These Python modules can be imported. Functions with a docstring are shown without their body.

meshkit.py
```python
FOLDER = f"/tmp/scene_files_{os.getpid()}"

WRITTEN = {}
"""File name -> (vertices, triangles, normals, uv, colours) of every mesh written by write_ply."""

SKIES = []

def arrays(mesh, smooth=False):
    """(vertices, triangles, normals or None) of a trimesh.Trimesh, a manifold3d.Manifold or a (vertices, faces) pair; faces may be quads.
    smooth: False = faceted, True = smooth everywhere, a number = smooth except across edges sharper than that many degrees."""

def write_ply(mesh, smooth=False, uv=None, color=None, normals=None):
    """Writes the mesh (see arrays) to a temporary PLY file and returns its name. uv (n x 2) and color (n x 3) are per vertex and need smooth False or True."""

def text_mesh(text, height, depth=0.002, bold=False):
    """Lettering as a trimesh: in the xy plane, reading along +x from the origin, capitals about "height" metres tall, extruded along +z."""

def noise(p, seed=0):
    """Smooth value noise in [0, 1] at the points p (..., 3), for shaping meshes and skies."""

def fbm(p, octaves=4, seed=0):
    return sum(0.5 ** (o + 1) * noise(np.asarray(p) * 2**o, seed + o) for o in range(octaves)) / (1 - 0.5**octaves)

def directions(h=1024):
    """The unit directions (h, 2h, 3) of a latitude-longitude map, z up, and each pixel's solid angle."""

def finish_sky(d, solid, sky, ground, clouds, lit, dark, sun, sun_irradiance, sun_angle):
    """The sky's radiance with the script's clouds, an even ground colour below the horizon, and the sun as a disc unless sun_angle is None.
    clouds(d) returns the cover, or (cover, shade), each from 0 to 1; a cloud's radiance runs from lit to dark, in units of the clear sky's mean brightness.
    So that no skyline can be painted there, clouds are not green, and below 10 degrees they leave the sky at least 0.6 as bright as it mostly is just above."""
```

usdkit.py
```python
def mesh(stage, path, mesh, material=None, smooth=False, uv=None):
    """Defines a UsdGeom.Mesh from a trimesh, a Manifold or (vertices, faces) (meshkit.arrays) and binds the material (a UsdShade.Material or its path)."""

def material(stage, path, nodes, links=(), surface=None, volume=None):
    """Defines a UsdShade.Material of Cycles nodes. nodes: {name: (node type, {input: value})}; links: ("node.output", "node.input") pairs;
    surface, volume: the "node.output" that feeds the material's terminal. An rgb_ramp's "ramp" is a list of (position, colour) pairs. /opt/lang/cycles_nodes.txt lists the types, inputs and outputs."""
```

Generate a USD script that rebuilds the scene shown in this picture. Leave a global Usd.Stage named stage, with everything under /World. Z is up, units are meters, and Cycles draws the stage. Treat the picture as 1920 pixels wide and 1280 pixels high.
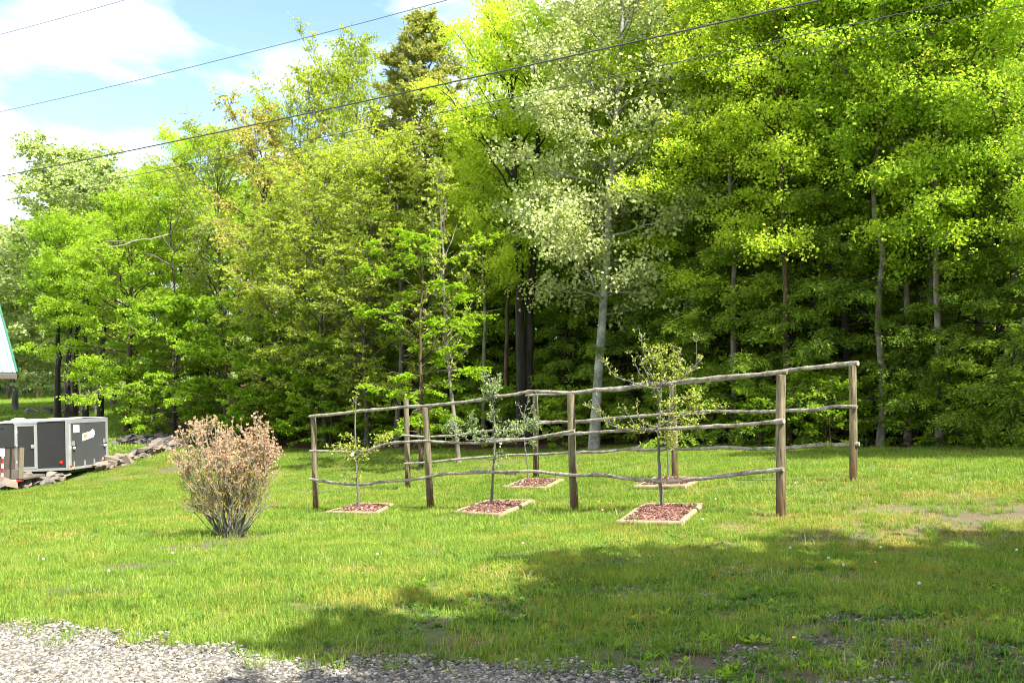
import math
import numpy as np
import trimesh
from scipy.interpolate import RBFInterpolator
from scipy.sparse import coo_matrix
from scipy.sparse.csgraph import connected_components
from pxr import Usd, UsdGeom, UsdLux, UsdShade, Gf, Sdf, Vt
import usdkit, meshkit

stage = Usd.Stage.CreateInMemory()
UsdGeom.SetStageUpAxis(stage, "Z")
UsdGeom.SetStageMetersPerUnit(stage, 1.0)
UsdGeom.Xform.Define(stage, "/World")
UsdGeom.Scope.Define(stage, "/World/Looks")
T = Sdf.ValueTypeNames

# ------------------------------------------------------------------ camera, sky, sun, exposure
FPX = 1884.0                      # focal length in pixels of the 1920 wide photograph
PITCH = math.atan(95.0 / FPX)
EXPOSURE = 1.8
cam = UsdGeom.Camera.Define(stage, "/World/camera")
cam.CreateHorizontalApertureAttr(36.0)
cam.CreateVerticalApertureAttr(36.0 * 682 / 1024)
cam.CreateFocalLengthAttr(36.0 * FPX / 1920)
cam.CreateClippingRangeAttr(Gf.Vec2f(0.05, 5000))
cam.CreateExposureAttr(EXPOSURE)
cam.AddRotateXOp().Set(90.0 + math.degrees(PITCH))
CF = np.array([0, math.cos(PITCH), math.sin(PITCH)])
CU = np.array([0, -math.sin(PITCH), math.cos(PITCH)])

SUN_EL = math.radians(52.0)
SUN_H = np.array([0.70, -0.714])
SUN_H = SUN_H / np.linalg.norm(SUN_H)
SUN_ROT = math.atan2(SUN_H[0], SUN_H[1])
sun = UsdLux.DistantLight.Define(stage, "/World/sun")
sun.CreateNormalizeAttr(True)
sun.CreateIntensityAttr(1.25)
sun.CreateAngleAttr(0.5)
sun.CreateColorAttr(Gf.Vec3f(1.0, 0.955, 0.87))
# the light shines along its -z: z axis points at the sun
sun.AddRotateZOp().Set(math.degrees(math.atan2(SUN_H[1], SUN_H[0])) + 90.0)
sun.AddRotateXOp().Set(90.0 - math.degrees(SUN_EL))

dome = UsdLux.DomeLight.Define(stage, "/World/sky")
dome.CreateIntensityAttr(1.0)
dome.GetPrim().SetCustomDataByKey("kind", "structure")
sky_mat = usdkit.material(stage, "/World/Looks/sky_clouds", {
    "sky": ("sky_texture", {"sky_type": "single_scattering", "sun_disc": False, "sun_elevation": SUN_EL, "sun_rotation": SUN_ROT,
                            "air_density": 1.0, "aerosol_density": 0.6, "ozone_density": 1.6}),
    "tc": ("texture_coordinate", {}),
    "mp": ("mapping", {"location": (0.9, 2.2, 0.8), "rotation": (0.0, 0.0, -0.30), "scale": (1.0, 1.0, 2.2)}),
    "n1": ("noise_texture", {"scale": 2.6, "detail": 9.0, "roughness": 0.52, "distortion": 0.25}),
    "rmp": ("rgb_ramp", {"ramp": [(0.0, (0, 0, 0)), (0.40, (0, 0, 0)), (0.475, (0.55, 0.55, 0.55)), (0.56, (1, 1, 1)), (1.0, (1, 1, 1))]}),
    "mx": ("mix", {"color2": (6.4, 6.5, 6.8)}),
    "bg": ("background_shader", {"strength": 0.10}),
}, [("tc.generated", "mp.vector"), ("mp.vector", "n1.vector"), ("n1.fac", "rmp.fac"), ("sky.color", "mx.color1"),
    ("rmp.color", "mx.fac"), ("mx.color", "bg.color")], surface="bg.background")
UsdShade.MaterialBindingAPI.Apply(dome.GetPrim()).Bind(sky_mat)

# ------------------------------------------------------------------ helpers
taken = {}
TONED = set()


def numbered(name, parent="/World"):
    k = (parent, name)
    n = taken.get(k, 0)
    taken[k] = n + 1
    return f"{parent}/{name}" if n == 0 else f"{parent}/{name}_{n:03d}"


def say(prim, label=None, cat=None, group=None, kind=None):
    for k, v in (("label", label), ("category", cat), ("group", group), ("kind", kind)):
        if v:
            prim.SetCustomDataByKey(k, v)
    return prim


def thing(name, label, cat, loc=(0, 0, 0), rz=0.0, s=1.0, group=None, kind=None):
    x = UsdGeom.Xform.Define(stage, numbered(name))
    x.AddTranslateOp().Set(Gf.Vec3d(*map(float, loc)))
    if rz:
        x.AddRotateZOp().Set(float(rz))
    if s != 1.0:
        x.AddScaleOp().Set(Gf.Vec3f(float(s), float(s), float(s)))
    say(x.GetPrim(), label, cat, group, kind)
    return str(x.GetPath())


def raw(path, v, f, mat, n=None, vars=None):
    m = UsdGeom.Mesh.Define(stage, path)
    v = np.asarray(v, np.float32)
    f = np.asarray(f, np.int32)
    m.CreatePointsAttr(Vt.Vec3fArray.FromNumpy(np.ascontiguousarray(v)))
    m.CreateFaceVertexCountsAttr(Vt.IntArray.FromNumpy(np.full(len(f), f.shape[1], np.int32)))
    m.CreateFaceVertexIndicesAttr(Vt.IntArray.FromNumpy(np.ascontiguousarray(f.ravel())))
    m.CreateSubdivisionSchemeAttr("none")
    m.CreateDoubleSidedAttr(True)
    if n is not None:
        m.CreateNormalsAttr(Vt.Vec3fArray.FromNumpy(np.ascontiguousarray(np.asarray(n, np.float32))))
        m.SetNormalsInterpolation("vertex")
    for k, a in (vars or {}).items():
        UsdGeom.PrimvarsAPI(m).CreatePrimvar(k, T.FloatArray, "vertex").Set(Vt.FloatArray.FromNumpy(np.ascontiguousarray(np.asarray(a, np.float32))))
    if mat is not None:
        if str(mat.GetPath()) in TONED:      # every leaf, blade, pebble or chip gets a tone of its own
            e = np.concatenate([f[:, :2], f[:, 1:3]])
            k, own = connected_components(coo_matrix((np.ones(len(e), np.int8), (e[:, 0], e[:, 1])), shape=(len(v), len(v))), directed=False)
            tone = np.random.default_rng(len(v)).random(k)[own]
            UsdGeom.PrimvarsAPI(m).CreatePrimvar("tone", T.FloatArray, "vertex").Set(Vt.FloatArray.FromNumpy(tone.astype(np.float32)))
        UsdShade.MaterialBindingAPI.Apply(m.GetPrim()).Bind(mat)
    return m.GetPrim()


def part(parent, name, vfn, mat, label=None, kind=None):
    v, f = vfn[0], vfn[1]
    n = vfn[2] if len(vfn) > 2 else None
    return say(raw(numbered(name, parent), v, f, mat, n), label, None, None, kind)


def tpart(parent, name, mesh, mat, smooth=False, label=None, kind=None):
    v, f, n = meshkit.arrays(mesh, smooth)
    return say(raw(numbered(name, parent), v, f, mat, n), label, None, None, kind)


def merge(parts):
    vs, fs, ns, o = [], [], [], 0
    for p in parts:
        vs.append(p[0]); fs.append(p[1] + o); o += len(p[0])
        if len(p) > 2:
            ns.append(p[2])
    return (np.vstack(vs), np.vstack(fs), np.vstack(ns)) if len(ns) == len(vs) else (np.vstack(vs), np.vstack(fs))


def unit(a):
    return a / np.maximum(np.linalg.norm(a, axis=-1, keepdims=True), 1e-9)


def tubes(P, R, sides=6, caps=False):
    """P (N,M,3) polylines, R (N,M) radii -> triangles with radial normals."""
    P = np.asarray(P, float); R = np.asarray(R, float)
    if P.ndim == 2:
        P, R = P[None], R[None]
    N, M, _ = P.shape
    t = unit(np.gradient(P, axis=1))
    mean = unit(t.mean(1))
    ref = np.where(np.abs(mean[:, 2:3]) < 0.75, np.array([[0, 0, 1.0]]), np.array([[1.0, 0.13, 0]]))
    u = unit(np.cross(t, ref[:, None, :])); w = np.cross(t, u)
    a = np.linspace(0, 2 * np.pi, sides, endpoint=False)
    rad = u[:, :, None, :] * np.cos(a)[None, None, :, None] + w[:, :, None, :] * np.sin(a)[None, None, :, None]
    V = P[:, :, None, :] + rad * R[:, :, None, None]
    idx = np.arange(N * M * sides).reshape(N, M, sides)
    q = np.stack([idx[:, :-1], np.roll(idx, -1, 2)[:, :-1], np.roll(idx, -1, 2)[:, 1:], idx[:, 1:]], -1).reshape(-1, 4)
    F = np.vstack([q[:, [0, 1, 2]], q[:, [0, 2, 3]]])
    v, n = V.reshape(-1, 3), rad.reshape(-1, 3)
    if caps:
        for i in range(N):
            for e, sgn in ((0, -1), (M - 1, 1)):
                k = len(v)
                ring = v[idx[i, e]]
                c = P[i, e] + t[i, e] * sgn * R[i, e] * 0.12
                v = np.vstack([v, ring, c[None]])
                n = np.vstack([n, np.repeat((t[i, e] * sgn)[None], sides + 1, 0)])
                j = np.arange(sides)
                a0, a1 = (k + j, k + (j + 1) % sides) if sgn > 0 else (k + (j + 1) % sides, k + j)
                F = np.vstack([F, np.stack([a0, a1, np.full(sides, k + sides)], 1)])
    return v, F, n


def resample(pts, m):
    pts = np.asarray(pts, float)
    d = np.concatenate([[0], np.cumsum(np.linalg.norm(np.diff(pts, axis=0), axis=1))])
    s = np.linspace(0, d[-1], m)
    return np.stack([np.interp(s, d, pts[:, k]) for k in range(3)], 1)


def leaves(B, A, N, L, W, fold=0.18):
    """rhombic folded leaves: bases B, unit axes A, unit normals N, lengths L, widths W."""
    side = np.cross(A, N)
    mid = B + A * (L * 0.45)[:, None]
    up = N * (W * fold)[:, None]
    l = mid + side * (W * 0.5)[:, None] + up
    r = mid - side * (W * 0.5)[:, None] + up
    tip = B + A * L[:, None]
    v = np.stack([B, r, tip, l], 1).reshape(-1, 3)
    k = np.arange(len(B))[:, None] * 4
    f = np.concatenate([k + np.array([[0, 1, 2]]), k + np.array([[0, 2, 3]])], 0)
    return v, f


def rv(rng, n):
    return unit(rng.normal(size=(n, 3)))


def noise2(x, y, scale, seed=0):
    p = np.stack([np.asarray(x, float) * scale + seed * 17.3, np.asarray(y, float) * scale - seed * 5.1, np.full(np.shape(x), seed * 3.7)], -1)
    return meshkit.fbm(p.reshape(-1, 3)).reshape(np.shape(x))


def at(px, py, d):
    """the point that stands at distance d (metres along y) in the direction measured at pixel px, py of the photograph"""
    r = CF + (px - 960) / FPX * np.array([1.0, 0, 0]) + (640 - py) / FPX * CU
    return r * (d / r[1])


# ------------------------------------------------------------------ terrain
ANCH = [(960, 1280, 5.6), (0, 1165, 7.3), (1920, 1280, 5.2), (1900, 1040, 10.3), (420, 1280, 5.8),
        (592, 957, 19.4), (805, 956, 17.4), (1076, 960, 15.3), (1465, 969, 12.65),
        (765, 917, 23.0), (1005, 897, 20.9), (1266, 897, 18.5), (1602, 902, 15.6),
        (430, 1008, 13.6), (1920, 838, 22.5), (1600, 845, 23.8), (1300, 838, 26.8), (1000, 846, 30.5), (700, 848, 34.0), (520, 850, 36.5),
        (128, 902, 33.7), (30, 925, 30.0), (0, 1000, 15.8), (200, 930, 25.6), (330, 832, 41.5), (250, 838, 40.0), (260, 800, 48.0),
        (60, 787, 58.0), (60, 750, 90.0), (-200, 770, 70.0), (-300, 900, 34.0), (180, 775, 56.0)]
pts = [at(*a) for a in ANCH] + [np.array(p, float) for p in (
    (0, 0, -1.6), (-4, 0, -1.7), (4, 0, -1.5), (10, 4, -1.2), (-12, 2, -2.2), (16, 12, -0.9), (20, 24, -0.7), (24, 50, 2.2), (30, 40, 1.2), (10, 45, 0.9), (0, 60, 1.6), (14, 62, 3.2), (-12, 62, 0.6), (-5, 92, 3.5),
    (-44, 140, 5.0), (-70, 130, 5.0), (-60, 210, 14), (-20, 140, 8), (30, -30, -1.0), (-40, -30, -3.5), (0, -30, -1.6), (-60, 20, -4.0), (70, 30, 1.0), (60, 140, 1.0))]
for k in range(16):
    a = k * math.pi / 8
    pts += [np.array([300 * math.cos(a), 300 * math.sin(a), -1.0]), np.array([900 * math.cos(a), 900 * math.sin(a), -2.0])]
pts = np.array(pts)
_rbf = RBFInterpolator(pts[:, :2] / 30.0, pts[:, 2], kernel="thin_plate_spline", smoothing=0.0012)


def hgt(x, y):
    x, y = np.broadcast_arrays(np.asarray(x, float), np.asarray(y, float))
    q = np.stack([x.ravel(), y.ravel()], 1) / 30.0
    z = np.concatenate([_rbf(q[i:i + 60000]) for i in range(0, len(q), 60000)]) if len(q) else np.zeros(0)
    return z.reshape(x.shape)


def gnd(px, py):
    """where the sight line of that pixel of the photograph meets the ground"""
    r = at(px, py, 1.0)
    ds = np.concatenate([np.linspace(4, 40, 361), np.linspace(40.3, 130, 300)])
    P = ds[:, None] * r[None]
    dz = P[:, 2] - hgt(P[:, 0], P[:, 1])
    i = int(np.argmax(dz < 0))
    if i == 0:
        i = len(ds) - 1
    a, b = dz[i - 1], dz[i]
    d = ds[i - 1] + (ds[i] - ds[i - 1]) * a / (a - b + 1e-12)
    p = d * r
    return p


def on(x, y, dz=0.0):
    return np.array([x, y, float(hgt(np.array([x]), np.array([y]))[0]) + dz])


EDGE = np.array([(40, 8), (24, 12), (17, 15.0), (13.2, 18.2), (12.0, 22.4), (8.2, 24.0), (4.8, 27.0), (0.7, 30.5), (-4.7, 34.2), (-8.6, 36.8), (-12.5, 41.5), (-17.5, 48), (-22, 60), (-30, 97), (-70, 100), (-160, 104)], float)


def behind_edge(x, y):
    """metres behind the forest edge (negative on the lawn), roughly"""
    ex = EDGE[::-1, 0]; ey = EDGE[::-1, 1]
    return (np.asarray(y) - np.interp(x, ex, ey)) * 0.75


# bare and dry places, measured on the photograph: px, py, half widths in metres (x, y), strength
BARE = [(350, 1030, 0.75, 0.45, 1.0), (250, 1062, 0.9, 0.5, 0.55), (130, 1112, 0.5, 0.22, 0.8), (420, 1012, 0.55, 0.4, 0.8), (1860, 965, 1.5, 1.3, 0.42), (1760, 945, 0.8, 0.8, 0.35),
        (1220, 1108, 0.55, 0.28, 0.95), (1400, 1130, 0.42, 0.2, 0.9), (1340, 1225, 0.6, 0.22, 0.95), (1640, 1165, 0.4, 0.22, 0.8), (1580, 1205, 0.5, 0.18, 0.9), (1760, 1255, 0.5, 0.25, 0.9),
        (1560, 1010, 0.9, 0.5, 0.45), (1450, 1075, 0.6, 0.4, 0.6), (840, 1165, 0.4, 0.2, 0.55), (1900, 1215, 0.4, 0.3, 0.7), (1465, 972, 0.28, 0.2, 0.8), (1078, 962, 0.22, 0.15, 0.7),
        (330, 880, 0.7, 0.9, 0.7), (1650, 880, 1.4, 0.6, 0.35), (1100, 1045, 0.8, 0.5, 0.3), (800, 1215, 0.6, 0.14, 0.8), (1500, 1262, 0.7, 0.18, 0.9), (780, 885, 1.4, 0.7, 0.35)]
BARE = [(gnd(a, b), rx, ry, s) for a, b, rx, ry, s in BARE]
DRY = [(1500, 985, 2.0, 0.8, 0.9), (1640, 1020, 1.6, 0.8, 0.8), (1800, 980, 2.4, 2.0, 0.8), (900, 1075, 1.5, 0.5, 0.4), (1250, 1050, 1.4, 0.4, 0.5), (1350, 985, 1.0, 0.4, 0.5), (1520, 1075, 1.6, 0.5, 0.7), (640, 1130, 1.0, 0.5, 0.3)]
DRY = [(gnd(a, b), rx, ry, s) for a, b, rx, ry, s in DRY]


def blobs(x, y, L, ns):
    m = np.zeros(np.shape(x))
    for p, rx, ry, s in L:
        q = ((x - p[0]) / rx) ** 2 + ((y - p[1]) / ry) ** 2
        m = np.maximum(m, s * np.exp(-q * 0.9))
    return m


def soil_mask(x, y):
    n = noise2(x, y, 1.9, 3)
    n2 = noise2(x, y, 5.5, 4)
    m = blobs(x, y, BARE, 3)
    return np.clip(m * (0.5 + 1.1 * n + 1.3 * n2) + np.clip(n - 0.42, 0, 1) * 0.6, 0, 1)


def dry_mask(x, y):
    return np.clip(blobs(x, y, DRY, 5) + 0.55 * noise2(x, y, 0.55, 8), 0, 1)


DRIVE_PX = [(-700, 1130), (-350, 1166), (0, 1180), (100, 1192), (200, 1210), (330, 1225), (450, 1250), (520, 1262), (600, 1272), (660, 1258), (740, 1254), (830, 1268), (940, 1260), (1080, 1266), (1180, 1284), (1330, 1310), (1500, 1300), (1800, 1330), (2400, 1380)]
DRIVE = np.array([gnd(*p)[:2] for p in DRIVE_PX])
DRIVE = DRIVE[np.argsort(DRIVE[:, 0])]


def drive_edge(x):
    return np.interp(x, DRIVE[:, 0], DRIVE[:, 1])


# ------------------------------------------------------------------ materials
L = "/World/Looks/"


def plain(name, col, rough=0.6, metallic=0.0, spec=0.5, var=0.0, scale=8.0, bump=0.0, bscale=None, stretch=(1, 1, 1), col2=None):
    nodes = {"p": ("principled_bsdf", {"base_color": col, "roughness": rough, "metallic": metallic, "specular_ior_level": spec})}
    links = []
    if var or bump or col2:
        nodes["tc"] = ("texture_coordinate", {})
        nodes["mp"] = ("mapping", {"scale": stretch})
        nodes["n"] = ("noise_texture", {"scale": scale, "detail": 5.0, "roughness": 0.6})
        links += [("tc.object", "mp.vector"), ("mp.vector", "n.vector")]
        c2 = col2 or tuple(c * (1 - var) for c in col)
        nodes["r"] = ("rgb_ramp", {"ramp": [(0.32, c2), (0.66, col)]})
        links += [("n.fac", "r.fac"), ("r.color", "p.base_color")]
        if bump:
            nodes["nb"] = ("noise_texture", {"scale": bscale or scale * 3, "detail": 4.0})
            nodes["b"] = ("bump", {"strength": bump, "distance": 0.01})
            links += [("mp.vector", "nb.vector"), ("nb.fac", "b.height"), ("b.normal", "p.normal")]
    return usdkit.material(stage, L + name, nodes, links, surface="p.BSDF")


def leaf_mat(name, cols, trans=0.5, scale=0.35, rough=0.55, spec=0.2, tgain=1.3, patch=0.55, gain=1.55, world=False):
    cols = [tuple(min(0.7, c * gain * k) for c, k in zip(col, (1.08, 1.0, 0.9))) for col in cols]
    """cols: dark, middle, light leaf colours; each leaf takes its own tone, whole boughs lean one way."""
    TONED.add(L + name)
    return usdkit.material(stage, L + name, {
        "tn": ("attribute", {"attribute": "tone"}), "g": ("geometry", {}), "tc": ("texture_coordinate", {}), "oi": ("object_info", {}),
        "n": ("noise_texture", {"scale": scale, "detail": 3.0}),
        "ma": ("math", {"math_type": "multiply_add", "value2": 0.55, "value3": 0.0}),
        "mb": ("math", {"math_type": "multiply_add", "value2": patch}),
        "mc": ("math", {"math_type": "multiply_add", "value2": 0.22}),
        "off": ("math", {"math_type": "add", "value2": -0.33}),
        "r": ("rgb_ramp", {"ramp": [(0.1, cols[0]), (0.5, cols[1]), (0.9, cols[2])]}),
        "p": ("principled_bsdf", {"roughness": rough, "specular_ior_level": spec}),
        "hs": ("mix", {"mix_type": "multiply", "fac": 1.0, "color2": (tgain, tgain * 1.0, tgain * 0.55)}),
        "t": ("translucent_bsdf", {}) if True else None,
        "m": ("mix_closure", {"fac": trans}),
    }, [("tn.fac", "ma.value1"), ("g.position" if world else "tc.object", "n.vector"), ("n.fac", "mb.value1"), ("ma.value", "mb.value3"), ("oi.random", "mc.value1"), ("mb.value", "mc.value3"),
        ("mc.value", "off.value1"), ("off.value", "r.fac"), ("r.color", "p.base_color"), ("r.color", "hs.color1"), ("hs.color", "t.color"), ("p.BSDF", "m.closure1"), ("t.BSDF", "m.closure2")], surface="m.closure")


def bark_mat(name, c1, c2, scale=6.0, stretch=(1, 1, 0.25), bump=0.6):
    return plain(name, c1, rough=0.9, spec=0.2, col2=c2, scale=scale, stretch=stretch, bump=bump, bscale=scale * 4)


M = {}
M["bark_dark"] = bark_mat("bark_dark", (0.045, 0.037, 0.029), (0.016, 0.014, 0.012))
M["bark_brown"] = bark_mat("bark_brown", (0.12, 0.085, 0.055), (0.04, 0.03, 0.02))
M["bark_grey"] = bark_mat("bark_grey", (0.17, 0.16, 0.13), (0.06, 0.055, 0.045))
M["bark_aspen"] = bark_mat("bark_aspen", (0.34, 0.335, 0.29), (0.10, 0.10, 0.085), scale=4.0, stretch=(1, 1, 0.9))
M["bark_pale"] = bark_mat("bark_pale", (0.24, 0.215, 0.17), (0.08, 0.068, 0.05), scale=5, stretch=(1, 1, 0.5))
M["twig_tan"] = bark_mat("twig_tan", (0.36, 0.30, 0.21), (0.20, 0.16, 0.11))
M["leaf_maple_yellow"] = leaf_mat("leaf_maple_yellow", ((0.12, 0.18, 0.020), (0.22, 0.275, 0.030), (0.36, 0.35, 0.055)), gain=2.25, tgain=1.6, trans=0.55)
M["leaf_maple_green"] = leaf_mat("leaf_maple_green", ((0.08, 0.135, 0.014), (0.15, 0.21, 0.020), (0.26, 0.30, 0.036)), gain=2.55, tgain=1.6, trans=0.55)
M["leaf_roadside"] = leaf_mat("leaf_roadside", ((0.04, 0.08, 0.010), (0.06, 0.12, 0.014), (0.10, 0.16, 0.022)), trans=0.25, gain=1.0)
M["leaf_birch"] = leaf_mat("leaf_birch", ((0.11, 0.16, 0.02), (0.20, 0.26, 0.03), (0.32, 0.35, 0.06)), gain=1.9, tgain=1.5)
M["leaf_beech"] = leaf_mat("leaf_beech", ((0.085, 0.16, 0.012), (0.155, 0.25, 0.018), (0.25, 0.33, 0.03)), gain=1.7)
M["leaf_aspen"] = leaf_mat("leaf_aspen", ((0.13, 0.17, 0.065), (0.235, 0.275, 0.135), (0.37, 0.40, 0.24)), trans=0.38, tgain=1.1, gain=2.1)
M["leaf_poplar"] = leaf_mat("leaf_poplar", ((0.075, 0.105, 0.042), (0.135, 0.17, 0.075), (0.23, 0.265, 0.14)), trans=0.4, tgain=1.2, gain=3.4)
M["leaf_cedar"] = leaf_mat("leaf_cedar", ((0.045, 0.058, 0.016), (0.095, 0.108, 0.03), (0.155, 0.16, 0.055)), trans=0.45, gain=3.3)
M["leaf_hemlock"] = leaf_mat("leaf_hemlock", ((0.035, 0.06, 0.009), (0.07, 0.11, 0.013), (0.15, 0.19, 0.026)), trans=0.45, gain=3.0, tgain=1.5)
M["leaf_bronze"] = leaf_mat("leaf_bronze", ((0.14, 0.16, 0.03), (0.26, 0.24, 0.08), (0.42, 0.34, 0.18)), trans=0.45, gain=2.0)
M["leaf_fresh"] = leaf_mat("leaf_fresh", ((0.10, 0.19, 0.015), (0.18, 0.29, 0.02), (0.28, 0.38, 0.035)))
M["leaf_fruit"] = leaf_mat("leaf_fruit", ((0.14, 0.19, 0.03), (0.25, 0.30, 0.06), (0.40, 0.41, 0.11)), trans=0.35, scale=2.0)
M["leaf_fruit_grey"] = leaf_mat("leaf_fruit_grey", ((0.09, 0.14, 0.06), (0.16, 0.22, 0.10), (0.27, 0.33, 0.17)), trans=0.3, scale=2.0)
M["leaf_weed"] = leaf_mat("leaf_weed", ((0.03, 0.08, 0.012), (0.05, 0.13, 0.02), (0.09, 0.19, 0.03)), trans=0.3, scale=2.0)
M["bud_leaf"] = leaf_mat("bud_leaf", ((0.30, 0.21, 0.14), (0.50, 0.37, 0.275), (0.62, 0.50, 0.37)), trans=0.3, gain=1.25, scale=3.0, tgain=0.9)
M["bud_green"] = leaf_mat("bud_green", ((0.13, 0.13, 0.02), (0.22, 0.20, 0.03), (0.30, 0.26, 0.05)), trans=0.35, scale=3.0)
M["grass_lush"] = leaf_mat("grass_lush", ((0.062, 0.12, 0.017), (0.13, 0.208, 0.033), (0.26, 0.31, 0.075)), trans=0.42, scale=1.1, patch=0.6, world=True, spec=0.12, rough=0.6, gain=1.5)
M["grass_dry"] = leaf_mat("grass_dry", ((0.13, 0.155, 0.025), (0.26, 0.255, 0.06), (0.42, 0.35, 0.16)), trans=0.35, scale=1.1, patch=0.5, world=True, spec=0.12, rough=0.6, gain=1.3)
M["straw"] = plain("straw", (0.34, 0.29, 0.17), 0.8)
M["seed_head"] = plain("seed_head", (0.45, 0.44, 0.40), 0.95)
M["flower_yellow"] = plain("flower_yellow", (0.8, 0.52, 0.02), 0.7)
M["post_wood"] = plain("post_wood", (0.18, 0.15, 0.09), 0.85, spec=0.2, col2=(0.095, 0.083, 0.055), scale=7, stretch=(3, 3, 0.35), bump=0.5, bscale=30)
M["post_wood"] = usdkit.material(stage, L + "weathered_post", {
    "tc": ("texture_coordinate", {}), "mp": ("mapping", {"scale": (5, 5, 0.5)}), "n": ("noise_texture", {"scale": 6.0, "detail": 6.0, "roughness": 0.65}), "mp2": ("mapping", {"scale": (1, 1, 0.045)}), "n2": ("noise_texture", {"scale": 70.0, "detail": 3.0}),
    "n3": ("noise_texture", {"scale": 3.2, "detail": 4.0}), "r": ("rgb_ramp", {"ramp": [(0.3, (0.075, 0.065, 0.045)), (0.5, (0.16, 0.135, 0.085)), (0.68, (0.25, 0.21, 0.14))]}),
    "r2": ("rgb_ramp", {"ramp": [(0.34, (0.25, 0.23, 0.2)), (0.42, (1, 1, 1))]}), "m": ("mix", {"mix_type": "multiply", "fac": 0.85}), "r3": ("rgb_ramp", {"ramp": [(0.35, (0.75, 0.78, 0.72)), (0.65, (1.0, 0.97, 0.9))]}), "m3": ("mix", {"mix_type": "multiply", "fac": 1.0}),
    "a": ("attribute", {"attribute": "damp"}), "md": ("mix", {"mix_type": "multiply", "color2": (0.55, 0.40, 0.28)}), "b": ("bump", {"strength": 0.6, "distance": 0.008}), "p": ("principled_bsdf", {"roughness": 0.88, "specular_ior_level": 0.2})},
    [("tc.object", "mp.vector"), ("mp.vector", "n.vector"), ("tc.object", "mp2.vector"), ("mp2.vector", "n2.vector"), ("tc.object", "n3.vector"), ("n.fac", "r.fac"), ("n2.fac", "r2.fac"), ("n3.fac", "r3.fac"), ("r.color", "m.color1"), ("r2.color", "m.color2"), ("m.color", "m3.color1"), ("r3.color", "m3.color2"),
     ("a.fac", "md.fac"), ("m3.color", "md.color1"), ("md.color", "p.base_color"), ("n2.fac", "b.height"), ("b.normal", "p.normal")], surface="p.BSDF")
M["rail_bark"] = usdkit.material(stage, L + "rail_bark", {
    "tc": ("texture_coordinate", {}), "n": ("noise_texture", {"scale": 7.0, "detail": 6.0, "roughness": 0.7}), "n2": ("noise_texture", {"scale": 45.0, "detail": 4.0}),
    "r": ("rgb_ramp", {"ramp": [(0.32, (0.09, 0.078, 0.06)), (0.44, (0.19, 0.17, 0.135)), (0.54, (0.30, 0.275, 0.225)), (0.7, (0.40, 0.37, 0.31))]}), "r2": ("rgb_ramp", {"ramp": [(0.35, (0.45, 0.42, 0.38)), (0.6, (1, 1, 1))]}),
    "m": ("mix", {"mix_type": "multiply", "fac": 0.8}), "b": ("bump", {"strength": 0.7, "distance": 0.01}), "p": ("principled_bsdf", {"roughness": 0.85, "specular_ior_level": 0.2})},
    [("tc.object", "n.vector"), ("tc.object", "n2.vector"), ("n.fac", "r.fac"), ("n2.fac", "r2.fac"), ("r.color", "m.color1"), ("r2.color", "m.color2"), ("m.color", "p.base_color"), ("n2.fac", "b.height"), ("b.normal", "p.normal")], surface="p.BSDF")
M["rail_bark_old"] = plain("rail_bark_old", (0.34, 0.315, 0.265), 0.85, spec=0.2, col2=(0.06, 0.05, 0.04), scale=9, stretch=(1, 1, 1), bump=0.6, bscale=40)
M["log_edge"] = plain("log_edge", (0.33, 0.25, 0.145), 0.85, spec=0.2, col2=(0.15, 0.115, 0.07), scale=7, bump=0.5, bscale=50)
TONED |= {L + "mulch", L + "pebble"}
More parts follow.
